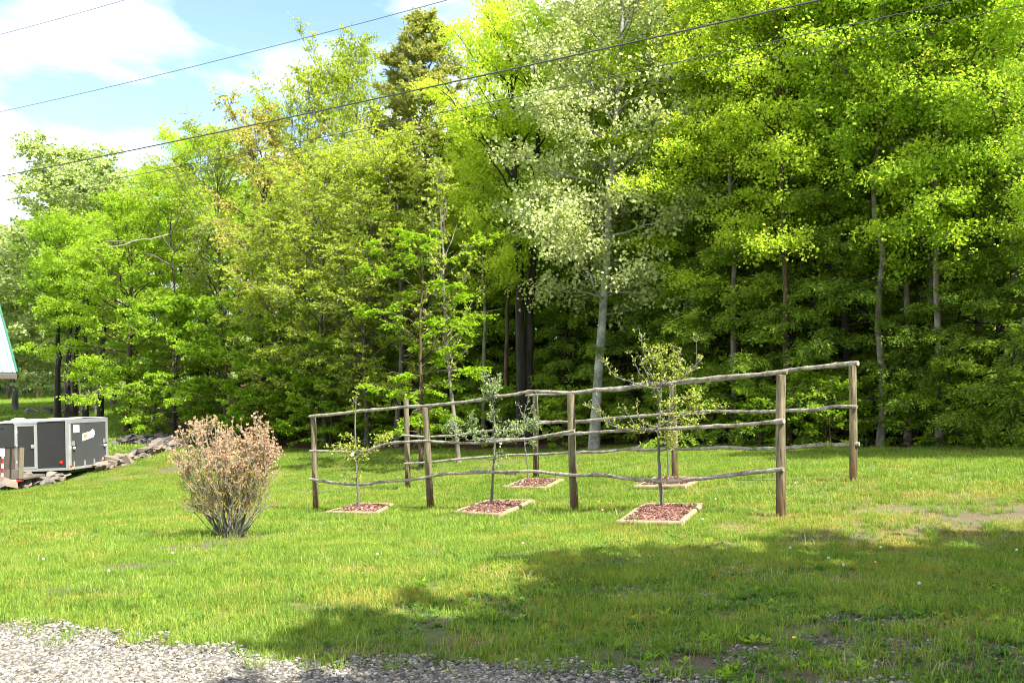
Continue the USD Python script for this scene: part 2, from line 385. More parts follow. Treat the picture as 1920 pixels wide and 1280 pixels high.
M["mulch"] = usdkit.material(stage, L + "mulch", {"g": ("attribute", {"attribute": "tone"}), "r": ("rgb_ramp", {"ramp": [(0.0, (0.08, 0.034, 0.026)), (0.5, (0.175, 0.082, 0.064)), (0.85, (0.27, 0.15, 0.12)), (1.0, (0.45, 0.33, 0.27))]}),
                         "p": ("principled_bsdf", {"roughness": 0.9, "specular_ior_level": 0.2})}, [("g.fac", "r.fac"), ("r.color", "p.base_color")], surface="p.BSDF")
M["stone"] = plain("stone", (0.17, 0.135, 0.11), 0.9, spec=0.25, col2=(0.11, 0.095, 0.08), scale=3, bump=0.5, bscale=12)
M["stone_grey"] = plain("stone_grey", (0.15, 0.135, 0.12), 0.9, spec=0.25, col2=(0.07, 0.066, 0.06), scale=3, bump=0.5, bscale=12)
M["stone_tan"] = plain("stone_tan", (0.205, 0.168, 0.132), 0.9, spec=0.25, col2=(0.17, 0.13, 0.10), scale=3, bump=0.5, bscale=12)
M["pebble"] = usdkit.material(stage, L + "pebble", {"g": ("attribute", {"attribute": "tone"}), "r": ("rgb_ramp", {"ramp": [(0.0, (0.05, 0.046, 0.04)), (0.35, (0.10, 0.092, 0.077)), (0.7, (0.18, 0.165, 0.14)), (0.93, (0.36, 0.335, 0.285)), (1.0, (0.45, 0.30, 0.18))]}),
                          "p": ("principled_bsdf", {"roughness": 0.85, "specular_ior_level": 0.3})}, [("g.fac", "r.fac"), ("r.color", "p.base_color")], surface="p.BSDF")
M["trailer_paint"] = plain("trailer_paint", (0.030, 0.031, 0.031), 0.27, spec=0.5, var=0.15, scale=1.2)
M["ramp_paint"] = plain("ramp_paint", (0.050, 0.052, 0.056), 0.4, var=0.12, scale=1.5)
M["aluminium"] = plain("aluminium", (0.66, 0.67, 0.68), 0.38, metallic=0.75, var=0.12, scale=3)
M["trailer_roof"] = plain("trailer_roof", (0.62, 0.64, 0.66), 0.5, metallic=0.25, var=0.1, scale=2)
M["white_plastic"] = plain("white_plastic", (0.80, 0.80, 0.78), 0.5)
M["black_steel"] = plain("black_steel", (0.025, 0.025, 0.025), 0.5)
M["rubber"] = plain("rubber", (0.02, 0.02, 0.02), 0.85)
M["red_lens"] = plain("red_lens", (0.65, 0.035, 0.02), 0.25)
M["orange_print"] = plain("orange_print", (0.60, 0.20, 0.10), 0.5)
M["tape_white"] = plain("tape_white", (0.8, 0.78, 0.76), 0.35)
M["tape_red"] = plain("tape_red", (0.42, 0.03, 0.03), 0.35)
M["tan_board"] = plain("tan_board", (0.20, 0.165, 0.10), 0.75, var=0.25, scale=6)
M["brown_board"] = plain("brown_board", (0.13, 0.105, 0.08), 0.8, var=0.3, scale=4)
M["roof_green"] = plain("roof_green", (0.17, 0.265, 0.225), 0.5, metallic=0.0, var=0.08, scale=1.5)
M["roof_trim"] = plain("roof_trim", (0.012, 0.10, 0.055), 0.45)
M["fascia"] = plain("fascia", (0.07, 0.05, 0.042), 0.7)
M["siding"] = plain("siding", (0.30, 0.20, 0.13), 0.8, var=0.3, scale=5)
M["cable"] = plain("cable", (0.045, 0.045, 0.05), 0.7)
M["cable_light"] = plain("cable_light", (0.10, 0.10, 0.115), 0.6)
M["deadwood"] = plain("deadwood", (0.22, 0.195, 0.16), 0.9, var=0.35, scale=6)

ground_mat = usdkit.material(stage, L + "ground", {
    "geo": ("geometry", {}), "soil": ("attribute", {"attribute": "soil"}), "litter": ("attribute", {"attribute": "litter"}), "dry": ("attribute", {"attribute": "dry"}),
    "n1": ("noise_texture", {"scale": 9.0, "detail": 7.0, "roughness": 0.7}), "n2": ("noise_texture", {"scale": 60.0, "detail": 5.0, "roughness": 0.7}),
    "n3": ("noise_texture", {"scale": 22.0, "detail": 6.0, "roughness": 0.75}),
    "rg": ("rgb_ramp", {"ramp": [(0.3, (0.045, 0.085, 0.014)), (0.55, (0.085, 0.14, 0.022)), (0.75, (0.15, 0.17, 0.04))]}),
    "rd": ("rgb_ramp", {"ramp": [(0.3, (0.10, 0.09, 0.035)), (0.7, (0.20, 0.165, 0.075))]}),
    "rs": ("rgb_ramp", {"ramp": [(0.3, (0.055, 0.042, 0.028)), (0.55, (0.115, 0.092, 0.062)), (0.75, (0.20, 0.17, 0.125))]}),
    "rl": ("rgb_ramp", {"ramp": [(0.3, (0.035, 0.022, 0.013)), (0.55, (0.10, 0.058, 0.035)), (0.72, (0.22, 0.12, 0.085))]}),
    "m0": ("mix", {}), "m1": ("mix", {}), "m2": ("mix", {}), "b": ("bump", {"strength": 0.7, "distance": 0.03}),
    "p": ("principled_bsdf", {"roughness": 0.95, "specular_ior_level": 0.15}),
}, [("geo.position", "n1.vector"), ("geo.position", "n2.vector"), ("geo.position", "n3.vector"), ("n1.fac", "rg.fac"), ("n2.fac", "rs.fac"), ("n3.fac", "rl.fac"), ("n1.fac", "rd.fac"),
    ("dry.fac", "m0.fac"), ("rg.color", "m0.color1"), ("rd.color", "m0.color2"), ("soil.fac", "m1.fac"), ("m0.color", "m1.color1"), ("rs.color", "m1.color2"), ("litter.fac", "m2.fac"), ("m1.color", "m2.color1"), ("rl.color", "m2.color2"),
    ("m2.color", "p.base_color"), ("n2.fac", "b.height"), ("b.normal", "p.normal")], surface="p.BSDF")
gravel_mat = usdkit.material(stage, L + "gravel_base", {
    "geo": ("geometry", {}), "n1": ("noise_texture", {"scale": 1.6, "detail": 5.0}), "v": ("voronoi_texture", {"scale": 55.0}), "n2": ("noise_texture", {"scale": 90.0, "detail": 4.0}),
    "r": ("rgb_ramp", {"ramp": [(0.3, (0.09, 0.08, 0.065)), (0.5, (0.18, 0.162, 0.135)), (0.72, (0.32, 0.29, 0.245))]}),
    "r1": ("rgb_ramp", {"ramp": [(0.35, (0.7, 0.66, 0.6)), (0.65, (1, 1, 1))]}), "m": ("mix", {"mix_type": "multiply", "fac": 1.0}),
    "b": ("bump", {"strength": 0.9, "distance": 0.02}), "p": ("principled_bsdf", {"roughness": 0.95, "specular_ior_level": 0.2})},
    [("geo.position", "n1.vector"), ("geo.position", "v.vector"), ("geo.position", "n2.vector"), ("n2.fac", "r.fac"), ("n1.fac", "r1.fac"), ("r.color", "m.color1"), ("r1.color", "m.color2"), ("m.color", "p.base_color"), ("v.distance", "b.height"), ("b.normal", "p.normal")], surface="p.BSDF")

# ------------------------------------------------------------------ ground
gx = np.unique(np.concatenate([np.arange(-16, 14, 0.14), np.arange(-60, -16, 1.0), np.arange(14, 50, 1.0), np.linspace(-900, -60, 40), np.linspace(50, 900, 40)]))
gy = np.unique(np.concatenate([np.arange(3.5, 26, 0.14), np.arange(26, 62, 0.5), np.arange(62, 130, 2.0), np.linspace(130, 900, 30), np.arange(-20, 3.5, 1.0), np.linspace(-900, -20, 30)]))
GX, GY = np.meshgrid(gx, gy)
near = (np.abs(GX) < 30) & (GY > 2) & (GY < 70)
GZ = hgt(GX, GY) + np.where(near, 0.018 * noise2(GX, GY, 1.3, 2), 0)
be = behind_edge(GX, GY)
litter = np.clip((be + 0.8 * noise2(GX, GY, 0.8, 6)) / 0.8, 0, 1) * ((GX > -32) & (GY < 95))
soil = np.where(near, soil_mask(GX, GY), 0)
soil = np.maximum(soil, np.clip(1.0 - np.abs(GY - drive_edge(GX)) / 0.35, 0, 1) * 0.8 * near)
dry = np.where(near, dry_mask(GX, GY), 0.15)
ii = np.arange(GX.size).reshape(GX.shape)
quads = np.stack([ii[:-1, :-1], ii[:-1, 1:], ii[1:, 1:], ii[1:, :-1]], -1).reshape(-1, 4)
zx = np.gradient(GZ, gx, axis=1); zy = np.gradient(GZ, gy, axis=0)
gnrm = unit(np.stack([-zx, -zy, np.ones_like(zx)], -1).reshape(-1, 3))
g = raw("/World/ground", np.stack([GX, GY, GZ], -1).reshape(-1, 3), quads, ground_mat, gnrm, {"soil": soil.ravel(), "litter": litter.ravel(), "dry": dry.ravel()})
say(g, "grassy ground sloping down to the left with brown forest floor under the trees", "ground", kind="structure")

# gravel driveway: its own sheet, ragged edge towards the lawn
dx = np.arange(-14, 6.0, 0.1)
rows = 34
jag = 0.22 * noise2(dx, dx * 0, 1.7, 4) + 0.12 * noise2(dx, dx * 0, 6.0, 5)
ye = drive_edge(dx) + jag
tt = np.linspace(0, 1, rows)[:, None]
DX = np.repeat(dx[None], rows, 0)
DY = ye[None] * (1 - tt) + (-2.0) * tt
DZ = hgt(DX, DY) + 0.022 + 0.018 * noise2(DX, DY, 1.3, 2) - 0.03 * (tt < 0.001)
ii = np.arange(DX.size).reshape(DX.shape)
q = np.stack([ii[:-1, :-1], ii[1:, :-1], ii[1:, 1:], ii[:-1, 1:]], -1).reshape(-1, 4)
dr = raw("/World/driveway", np.stack([DX, DY, DZ], -1).reshape(-1, 3), q, gravel_mat)
say(dr, "grey gravel driveway crossing the bottom left corner beside the lawn", "driveway", kind="structure")

rng = np.random.default_rng(7)


def ground_frame(x, y):
    e = 0.25
    z = hgt(x, y)
    zx = (hgt(x + e, y) - hgt(x - e, y)) / (2 * e); zy = (hgt(x, y + e) - hgt(x, y - e)) / (2 * e)
    return z, unit(np.stack([-zx, -zy, np.ones_like(zx)], -1))


def quats(n, ang):
    """turn about z by ang, then tilt z onto n"""
    h = unit(n + np.array([0, 0, 1.0]))
    ax = np.cross(np.array([0, 0, 1.0])[None], h)
    q1 = np.concatenate([h[:, 2:3], ax], 1)
    q0 = np.stack([np.cos(ang / 2), 0 * ang, 0 * ang, np.sin(ang / 2)], 1)
    w1, v1, w0, v0 = q1[:, :1], q1[:, 1:], q0[:, :1], q0[:, 1:]
    return np.concatenate([w1 * w0 - (v1 * v0).sum(1, keepdims=True), w1 * v0 + w0 * v1 + np.cross(v1, v0)], 1)


def instancer(path, protos, idx, pos, quat, scale, label, cat):
    pi = UsdGeom.PointInstancer.Define(stage, path)
    targets = []
    for k, (v, f, mat) in enumerate(protos):
        targets.append(raw(f"{path}/prototypes/piece_{k:03d}", v, f, mat).GetPath())
    pi.CreatePrototypesRel().SetTargets(targets)
    pi.CreateProtoIndicesAttr(Vt.IntArray.FromNumpy(np.ascontiguousarray(idx.astype(np.int32))))
    pi.CreatePositionsAttr(Vt.Vec3fArray.FromNumpy(np.ascontiguousarray(pos.astype(np.float32))))
    pi.CreateOrientationsAttr(Vt.QuathArray([Gf.Quath(float(a[0]), float(a[1]), float(a[2]), float(a[3])) for a in quat]))
    pi.CreateScalesAttr(Vt.Vec3fArray.FromNumpy(np.ascontiguousarray(np.asarray(scale, np.float32))))
    say(pi.GetPrim(), label, cat, kind="stuff")


def blades(rng, n, size, h0, h1, w, lean=0.5):
    x, y = rng.uniform(-size / 2, size / 2, (2, n))
    clump = rng.uniform(-size / 2, size / 2, (max(3, n // 14), 2))
    c = clump[rng.integers(0, len(clump), n)]
    k = rng.random(n) < 0.55
    x = np.where(k, c[:, 0] + rng.normal(0, 0.012, n), x); y = np.where(k, c[:, 1] + rng.normal(0, 0.012, n), y)
    h = rng.uniform(h0, h1, n) * rng.choice([0.6, 0.9, 1.0, 1.0, 1.1, 1.7], n)
    a = rng.uniform(0, 2 * np.pi, n); le = rng.uniform(0.1, lean * 2, n) * h
    d = np.stack([np.cos(a), np.sin(a), 0 * a], 1); s = np.stack([-np.sin(a), np.cos(a), 0 * a], 1)
    w = w * rng.uniform(0.7, 1.3, n)
    b = np.stack([x, y, np.full(n, -0.006)], 1)
    m = b + d * (le * 0.35)[:, None] + np.array([0, 0, 1.0]) * (h * 0.62)[:, None]
    t = b + d * le[:, None] + np.array([0, 0, 1.0]) * (h * 0.98 - le * 0.2)[:, None]
    V = np.stack([b - s * w[:, None] / 2, b + s * w[:, None] / 2, m + s * w[:, None] * 0.42, m - s * w[:, None] * 0.42, t], 1).reshape(-1, 3)
    o = np.arange(n)[:, None] * 5
    F = np.concatenate([o + np.array([[0, 1, 2]]), o + np.array([[0, 2, 3]]), o + np.array([[3, 2, 4]])], 0)
    return V, F


def scatter(y0, y1, spacing, rng, xlim=None):
    ys = np.arange(y0, y1, spacing)
    P = []
    for y in ys:
        xm = 0.53 * y + 1.2
        lo, hi = (-xm, xm) if xlim is None else (max(-xm, xlim[0]), min(xm, xlim[1]))
        if hi <= lo:
            continue
        n = max(1, int((hi - lo) / spacing))
        P.append(np.stack([rng.uniform(lo, hi, n), y + rng.uniform(-0.5, 0.5, n) * spacing], 1))
    return np.vstack(P)


protos, base_idx = [], {}
for kind, mat, n, size, h0, h1, w, reps in (("near", "grass_lush", 520, 0.5, 0.018, 0.046, 0.004, 4), ("neardry", "grass_dry", 380, 0.5, 0.018, 0.045, 0.0035, 3), ("mid", "grass_lush", 460, 0.8, 0.025, 0.055, 0.007, 4),
                                            ("middry", "grass_dry", 400, 0.8, 0.022, 0.05, 0.006, 3), ("far", "grass_lush", 420, 1.9, 0.05, 0.10, 0.025, 3)):
    base_idx[kind] = (len(protos), reps)
    for r in range(reps):
        v, f = blades(rng, n, size, h0, h1, w)
        protos.append((v, f, M[mat]))
for r in range(3):
    v, f = blades(rng, 60, 0.16, 0.06, 0.12, 0.005, 0.8)
    protos.append((v, f, M["grass_lush"]))
v, f = blades(rng, 26, 0.5, 0.05, 0.12, 0.0035, 0.9)
protos.append((v, f, M["straw"]))
allp, alli, alls = [], [], []
for y0, y1, sp, lush, dryk in ((4.9, 13.5, 0.21, "near", "neardry"), (13.5, 40, 0.40, "mid", "middry"), (38, 96, 1.15, "far", "far")):
    P = scatter(y0, y1, sp, rng, (-70, 20) if y0 > 30 else None)
    x, y = P[:, 0], P[:, 1]
    keep = (behind_edge(x, y) < 0.35) & (y > drive_edge(x) + 0.10 * noise2(x, y, 1.5, 9))
    s = soil_mask(x, y) if y0 < 30 else np.zeros(len(x))
    keep &= rng.random(len(x)) > s * 0.95
    near_drive = np.clip(1 - (y - drive_edge(x)) / 0.5, 0, 1)
    keep &= rng.random(len(x)) > near_drive * 0.45
    # thinner, weedier turf in the foreground on the right
    thin = np.clip((8.2 - y) / 3.0, 0, 1) * np.clip((x + 0.2) / 2.0, 0, 1)
    keep &= rng.random(len(x)) > thin * 0.22
    x, y = x[keep], y[keep]
    dm = dry_mask(x, y)
    isdry = rng.random(len(x)) < np.clip(dm * 0.68 + 0.04, 0, 0.8)
    for flag, kind in ((False, lush), (True, dryk)):
        sel = isdry == flag
        b, r = base_idx[kind]
        allp.append(np.stack([x[sel], y[sel]], 1)); alli.append(b + rng.integers(0, r, sel.sum()))
        hs = (0.8 + 0.5 * np.clip(noise2(x[sel], y[sel], 0.9, 12) + 0.3, 0, 1)) * rng.uniform(0.8, 1.25, sel.sum())
        alls.append(np.stack([np.ones(sel.sum()), np.ones(sel.sum()), hs], 1))
tx = rng.uniform(-11, 9, 2600); ty = 5.0 + 19 * rng.random(2600) ** 1.2
k = (np.abs(tx) < 0.53 * ty + 0.5) & (ty > drive_edge(tx) - 0.45 * rng.random(2600)) & (behind_edge(tx, ty) < 0) & (noise2(tx, ty, 0.7, 21) + 0.25 * rng.normal(0, 1, 2600) > -0.05)
nt = int(k.sum())
allp.append(np.stack([tx[k], ty[k]], 1)); alli.append(len(protos) - 4 + rng.choice(4, nt, p=[0.31, 0.31, 0.31, 0.07])); alls.append(np.repeat(rng.uniform(0.55, 1.1, (nt, 1)), 3, 1))
P = np.vstack(allp); I = np.concatenate(alli); S = np.vstack(alls)
z, nn = ground_frame(P[:, 0], P[:, 1])
z = z + 0.018 * noise2(P[:, 0], P[:, 1], 1.3, 2) * ((np.abs(P[:, 0]) < 30) & (P[:, 1] < 70))
instancer("/World/grass", protos, I, np.column_stack([P, z]), quats(nn, rng.uniform(0, 2 * np.pi, len(P))), S, "short bright green lawn grass covering the slope around the trellis", "grass")

# pebbles on the driveway and in bare spots
ico = trimesh.creation.icosahedron()


def pebble_patch(rng, n, size, r0, r1):
    V, F = [], []
    for i in range(n):
        r = r0 + (r1 - r0) * rng.random() ** 2.2
        v = ico.vertices * (1 + rng.uniform(-0.25, 0.25, (12, 1))) * r * rng.uniform(0.6, 1.25, 3) * np.array([1, 1, 0.62])
        a = rng.uniform(0, 6.28); c, s = math.cos(a), math.sin(a)
        v = v @ np.array([[c, -s, 0], [s, c, 0], [0, 0, 1]]).T + np.array([*rng.uniform(-size / 2, size / 2, 2), r * 0.25])
        V.append(v); F.append(ico.faces + 12 * i)
    return np.vstack(V), np.vstack(F)


pp = [(*pebble_patch(rng, 280, 0.5, 0.005, 0.0175), M["pebble"]) for _ in range(5)]
x = rng.uniform(-5.5, 3.8, 1700); y = rng.uniform(4.6, 8.6, 1700)
k = (y < drive_edge(x) + rng.normal(-0.06, 0.12, 1700)) & (np.abs(x) < 0.53 * y + 0.6)
xb = rng.uniform(0.3, 4.5, 900); yb = rng.uniform(5.0, 9.5, 900)
kb = (soil_mask(xb, yb) > 0.55) & (rng.random(900) < 0.12)
x, y = np.concatenate([x[k], xb[kb]]), np.concatenate([y[k], yb[kb]])
z, nn = ground_frame(x, y)
z = z + 0.018 * noise2(x, y, 1.3, 2) + 0.027 * (y < drive_edge(x) + 0.05)
instancer("/World/gravel", pp, rng.integers(0, 5, len(x)), np.column_stack([x, y, z]), quats(nn, rng.uniform(0, 6.28, len(x))), np.ones((len(x), 3)), "loose grey gravel stones scattered over the driveway", "gravel")

# low broad-leaved weeds in the thin turf
def weed(rng, n, size, r):
    c = rng.uniform(-size / 2, size / 2, (n, 2)); k = rng.integers(0, n, n * 9)
    a = rng.uniform(0, 6.28, len(k)); e = rng.uniform(0.1, 0.9, len(k))
    A = np.stack([np.cos(a) * np.cos(e), np.sin(a) * np.cos(e), np.sin(e)], 1)
    B = np.column_stack([c[k], np.full(len(k), 0.002)]) + A * 0.008
    N = unit(np.cross(np.cross(A, np.array([0, 0, 1.0])), A))
    Ls = r * rng.uniform(0.6, 1.3, len(k))
    return leaves(B, A, N, Ls, Ls * rng.uniform(0.3, 0.6, len(k)))


wp = [(*weed(rng, 9, 0.5, 0.038), M["leaf_weed"]) for _ in range(3)] + [(*weed(rng, 3, 0.3, 0.055), M["leaf_fresh"]) for _ in range(2)]
x = rng.uniform(-3.5, 6.5, 1800); y = rng.uniform(5.0, 12.0, 1800)
k = (y > drive_edge(x) - 0.15) & (rng.random(1800) < np.clip((x + 2.5) / 5, 0.08, 0.75) * np.clip((12.5 - y) / 5, 0, 1)) & (np.abs(x) < 0.53 * y + 0.5)
x, y = x[k], y[k]
z, nn = ground_frame(x, y)
instancer("/World/weeds", wp, rng.choice(5, len(x), p=[0.3, 0.3, 0.24, 0.08, 0.08]), np.column_stack([x, y, z + 0.01]), quats(nn, rng.uniform(0, 6.28, len(x))), np.repeat(rng.uniform(0.7, 1.2, (len(x), 1)), 3, 1), "low dark green broad-leaved weeds in the shaded foreground turf", "weeds")


# ------------------------------------------------------------------ trees
def grow(seed, H, r0, cb, prof, n_prim, elev, curve, sec, sec_len, n_twig, twig_len, n_leaf, leaf, aspect, flat, hang, bend=0.3, lean=(0, 0), stems=1, spread=0.0, jitter=0.25, show_twigs=False, planar=0.35, leaf_start=0.0, trunk_top=0.97, dens=1.35):
    g = np.random.default_rng(seed)
    sec, n_twig, n_leaf, leaf = sec * dens, n_twig + 2, int(n_leaf * 1.4), leaf * 1.15
    trunks, limbs, TW = [], [], []
    K = 16
    tz = np.linspace(0, 1, K)
    leafB, leafD = [], []
    for s in range(stems):
        az = g.uniform(0, 6.28)
        off = np.array([math.cos(az), math.sin(az)]) * spread
        if stems == 2:
            off = np.array([(-1, 1)[s] * spread, 0.1 * s])
        wob = np.cumsum(g.normal(0, bend / K, (K, 2)), 0); wob -= wob[:1]
        xy = off[None] * (0.25 + 1.2 * tz[:, None]) + np.array(lean)[None] * tz[:, None] + wob * 1.6
        P = np.column_stack([xy, tz * H * trunk_top])
        rr = r0 * (1 - tz) ** 0.8 * 0.92 + r0 * 0.07
        rr[0] *= 1.35; rr[1] *= 1.06
        P[0, 2] = -0.25
        trunks.append(tubes(P, rr, 9))
        npz = max(1, n_prim // stems)
        u = (np.arange(npz) + g.uniform(0, 1, npz)) / npz
        th = cb + (0.985 - cb) * u
        R = np.interp(u, [p[0] for p in prof], [p[1] for p in prof]) * g.uniform(0.62, 1.15, npz)
        azs = np.arange(npz) * 2.39996 + g.normal(0, 0.5, npz) + seed
        el = np.radians(np.interp(u, [0, 1], elev) + g.normal(0, 9, npz))
        base = np.stack([np.interp(th * H, P[:, 2], P[:, k]) for k in range(3)], 1)
        br = np.interp(th * H, P[:, 2], rr)
        ss = np.linspace(0, 1, 7)
        hd = np.stack([np.cos(azs), np.sin(azs), 0 * azs], 1)
        elc = el[:, None] + np.radians(curve) * ss[None]
        stepv = hd[:, None, :] * np.cos(elc)[..., None] + np.array([0, 0, 1.0]) * np.sin(elc)[..., None]
        stepv = stepv + g.normal(0, 0.16, (npz, 7, 3))
        Ln = R / np.maximum(np.cos(el), 0.6)
        Ln = np.minimum(Ln, np.maximum((1.03 * H - th * H) / np.maximum(np.sin(el), 0.15), 0.5))
        PB = base[:, None, :] + np.cumsum(np.concatenate([np.zeros((npz, 1, 3)), stepv[:, :-1]], 1), 1) * (Ln / 6)[:, None, None]
        RB = np.minimum(br * 0.42, 0.008 + 0.009 * Ln)[:, None] * (1 - 0.85 * ss)[None] + 0.004
        limbs.append(tubes(PB, RB, 5))
        # secondaries
        ns = np.maximum(2, (Ln * sec).astype(int))
        own = np.repeat(np.arange(npz), ns)
        sp = g.uniform(0.18, 1.0, len(own)) ** 0.8
        pos = sp * 6; i0 = np.minimum(pos.astype(int), 5); fr = (pos - i0)[:, None]
        b2 = PB[own, i0] * (1 - fr) + PB[own, i0 + 1] * fr
        pd = unit(PB[own, i0 + 1] - PB[own, i0])
        side = unit(np.cross(pd, np.array([0, 0, 1.0]))) * np.where(g.random(len(own)) < 0.5, -1, 1)[:, None]
        d2 = unit(pd * g.uniform(0.2, 0.9, (len(own), 1)) + side * g.uniform(0.4, 1.0, (len(own), 1)) + rv(g, len(own)) * planar + np.array([0, 0, 0.12]))
        L2 = Ln[own] * sec_len * (1.1 - 0.65 * sp) * g.uniform(0.6, 1.3, len(own))
        s2 = np.linspace(0, 1, 5)
        P2 = b2[:, None] + d2[:, None] * (s2[None, :, None] * L2[:, None, None]) + np.array([0, 0, 1.0]) * ((s2 ** 2)[None, :, None] * (L2 * math.sin(math.radians(curve)) * 0.5)[:, None, None]) + g.normal(0, 0.03, (len(own), 5, 3)) * s2[None, :, None] * L2[:, None, None]
        R2 = (0.004 + 0.006 * L2)[:, None] * (1 - 0.8 * s2)[None] + 0.002
        limbs.append(tubes(P2, R2, 3))
        # twigs on secondaries and on primary ends
        o2 = np.repeat(np.arange(len(own)), n_twig)
        s3 = g.uniform(0.1, 1.0, len(o2)); q3 = s3 * 4; j0 = np.minimum(q3.astype(int), 3); f3 = (q3 - j0)[:, None]
        b3 = P2[o2, j0] * (1 - f3) + P2[o2, j0 + 1] * f3
        pd3 = unit(P2[o2, j0 + 1] - P2[o2, j0])
        sd3 = unit(np.cross(pd3, np.array([0, 0, 1.0]))) * np.where(g.random(len(o2)) < 0.5, -1, 1)[:, None]
        d3 = unit(pd3 * 0.6 + sd3 * g.uniform(0.2, 1, (len(o2), 1)) + rv(g, len(o2)) * (planar + 0.1) - np.array([0, 0, hang * 0.5]))
        L3 = twig_len * g.uniform(0.5, 1.4, len(o2))
        if show_twigs:
            TW.append(tubes(np.stack([b3, b3 + d3 * L3[:, None]], 1), np.stack([np.full(len(b3), 0.006), np.full(len(b3), 0.003)], 1), 3))
        ol = np.repeat(np.arange(len(o2)), n_leaf)
        keep = g.random(len(ol)) > leaf_start
        ol = ol[keep]
        leafB.append(b3[ol] + d3[ol] * (L3[ol] * g.uniform(0.05, 1.05, len(ol)))[:, None] + rv(g, len(ol)) * leaf * jitter)
        leafD.append(d3[ol])
    B = np.vstack(leafB); D = np.vstack(leafD)
    n = len(B)
    N = unit(np.array([0, 0, 1.0]) * flat + rv(g, n) * (1 - flat) + np.array([0.08, -0.08, 0]))
    A = unit(D * 0.8 + rv(g, n) * 0.8 - np.array([0, 0, hang]))
    A = unit(A - N * (A * N).sum(1, keepdims=True))
    Ls = leaf * g.uniform(0.65, 1.25, n)
    return dict(H=H, trunks=trunks, limbs=merge(limbs + TW), crown=leaves(B, A, N, Ls, Ls * aspect * g.uniform(0.8, 1.2, n)), n=n)


PROTO = {}


def proto(name, bark, leafm, **kw):
    t = grow(**kw)
    path = f"/World/kinds/{name}"
    stage.CreateClassPrim("/World/kinds") if not stage.GetPrimAtPath("/World/kinds") else None
    stage.CreateClassPrim(path)
    for k, tr in enumerate(t["trunks"]):
        raw(f"{path}/trunk" + (f"_{k:03d}" if k else ""), tr[0], tr[1], M[bark], tr[2])
    raw(f"{path}/branches", *t["limbs"][:2], M[bark], t["limbs"][2])
    raw(f"{path}/crown", *t["crown"], M[leafm])
    PROTO[name] = (path, t["H"], len(t["crown"][1]) + len(t["limbs"][1]))


ROUND = [(0, 0.75), (0.25, 1.0), (0.55, 0.9), (0.8, 0.62), (1, 0.18)]
OVAL = [(0, 0.5), (0.3, 0.95), (0.55, 1.0), (0.8, 0.7), (1, 0.15)]
CONE = [(0, 1.0), (0.3, 0.85), (0.7, 0.42), (1, 0.06)]
def sc(p, r):
    return [(a, b * r) for a, b in p]


for i in range(3):
    proto(f"maple_{'abc'[i]}", ("bark_dark", "bark_grey", "bark_brown")[i], ("leaf_maple_yellow", "leaf_maple_green", "leaf_maple_green")[i], seed=11 + i, H=16, r0=0.17, cb=0.26, prof=sc(OVAL, 3.3), n_prim=46, elev=(22, 62), curve=-22, sec=2.1, sec_len=0.42, n_twig=5, twig_len=0.72, n_leaf=9, jitter=1.5,
          leaf=0.082, dens=2.7, aspect=0.85, flat=0.42, hang=0.25, bend=0.5, planar=0.25)
proto("slender_maple", "bark_pale", "leaf_maple_green", seed=21, H=15, r0=0.10, cb=0.42, prof=sc(OVAL, 2.2), n_prim=36, elev=(25, 60), curve=-15, sec=2.2, sec_len=0.45, n_twig=6, twig_len=0.6, n_leaf=10, leaf=0.085, jitter=1.3, aspect=0.8, flat=0.42, hang=0.25, bend=0.9, planar=0.25)
for i in range(2):
    proto(f"birch_{'ab'[i]}", "bark_grey", "leaf_birch", seed=31 + i, H=14, r0=0.12, cb=0.10, prof=sc(OVAL, 3.0), n_prim=64, elev=(28, 68), curve=-8, sec=2.3, sec_len=0.42, n_twig=4, twig_len=0.45, n_leaf=8, leaf=0.085, aspect=0.75, flat=0.3, hang=0.35, bend=0.5, show_twigs=True, planar=0.4)
proto("beech_spreading", "bark_brown", "leaf_beech", seed=41, H=11, r0=0.18, cb=0.22, prof=sc(ROUND, 4.3), n_prim=60, elev=(4, 60), curve=-14, sec=2.2, sec_len=0.4, n_twig=5, twig_len=0.5, n_leaf=12, jitter=0.8, leaf=0.10, aspect=0.7, flat=0.42, hang=0.3, planar=0.18)
proto("beech_low", "bark_brown", "leaf_fresh", seed=43, H=6, r0=0.08, cb=0.08, prof=sc(ROUND, 2.1), n_prim=36, elev=(2, 60), curve=-18, sec=2.6, sec_len=0.42, n_twig=5, twig_len=0.3, n_leaf=8, leaf=0.10, aspect=0.7, flat=0.42, hang=0.35, planar=0.18)
proto("understory_tree", "bark_dark", "leaf_maple_green", seed=47, H=6.5, r0=0.07, cb=0.06, prof=sc(ROUND, 2.4), n_prim=40, elev=(2, 60), curve=-18, sec=2.4, sec_len=0.42, n_twig=5, twig_len=0.45, n_leaf=11, jitter=1.0, leaf=0.088, aspect=0.75, flat=0.45, hang=0.3, planar=0.18)
for i in range(2):
    proto(f"straight_tree_{'ab'[i]}", ("bark_brown", "bark_pale")[i], ("leaf_maple_green", "leaf_maple_yellow")[i], seed=121 + i, H=15, r0=0.115, cb=0.45, prof=sc(OVAL, 1.9), n_prim=34, elev=(25, 60), curve=-15, sec=2.0, sec_len=0.45, n_twig=4, twig_len=0.6, n_leaf=10, leaf=0.08, aspect=0.8, flat=0.42, hang=0.25, bend=0.35, jitter=1.4)
proto("dark_trunk_tree", "bark_dark", "leaf_beech", seed=131, H=10, r0=0.17, cb=0.45, prof=sc(OVAL, 2.2), n_prim=30, elev=(15, 60), curve=-12, sec=2.0, sec_len=0.45, n_twig=4, twig_len=0.5, n_leaf=7, leaf=0.10, aspect=0.8, flat=0.42, hang=0.25, bend=0.4, jitter=1.0)
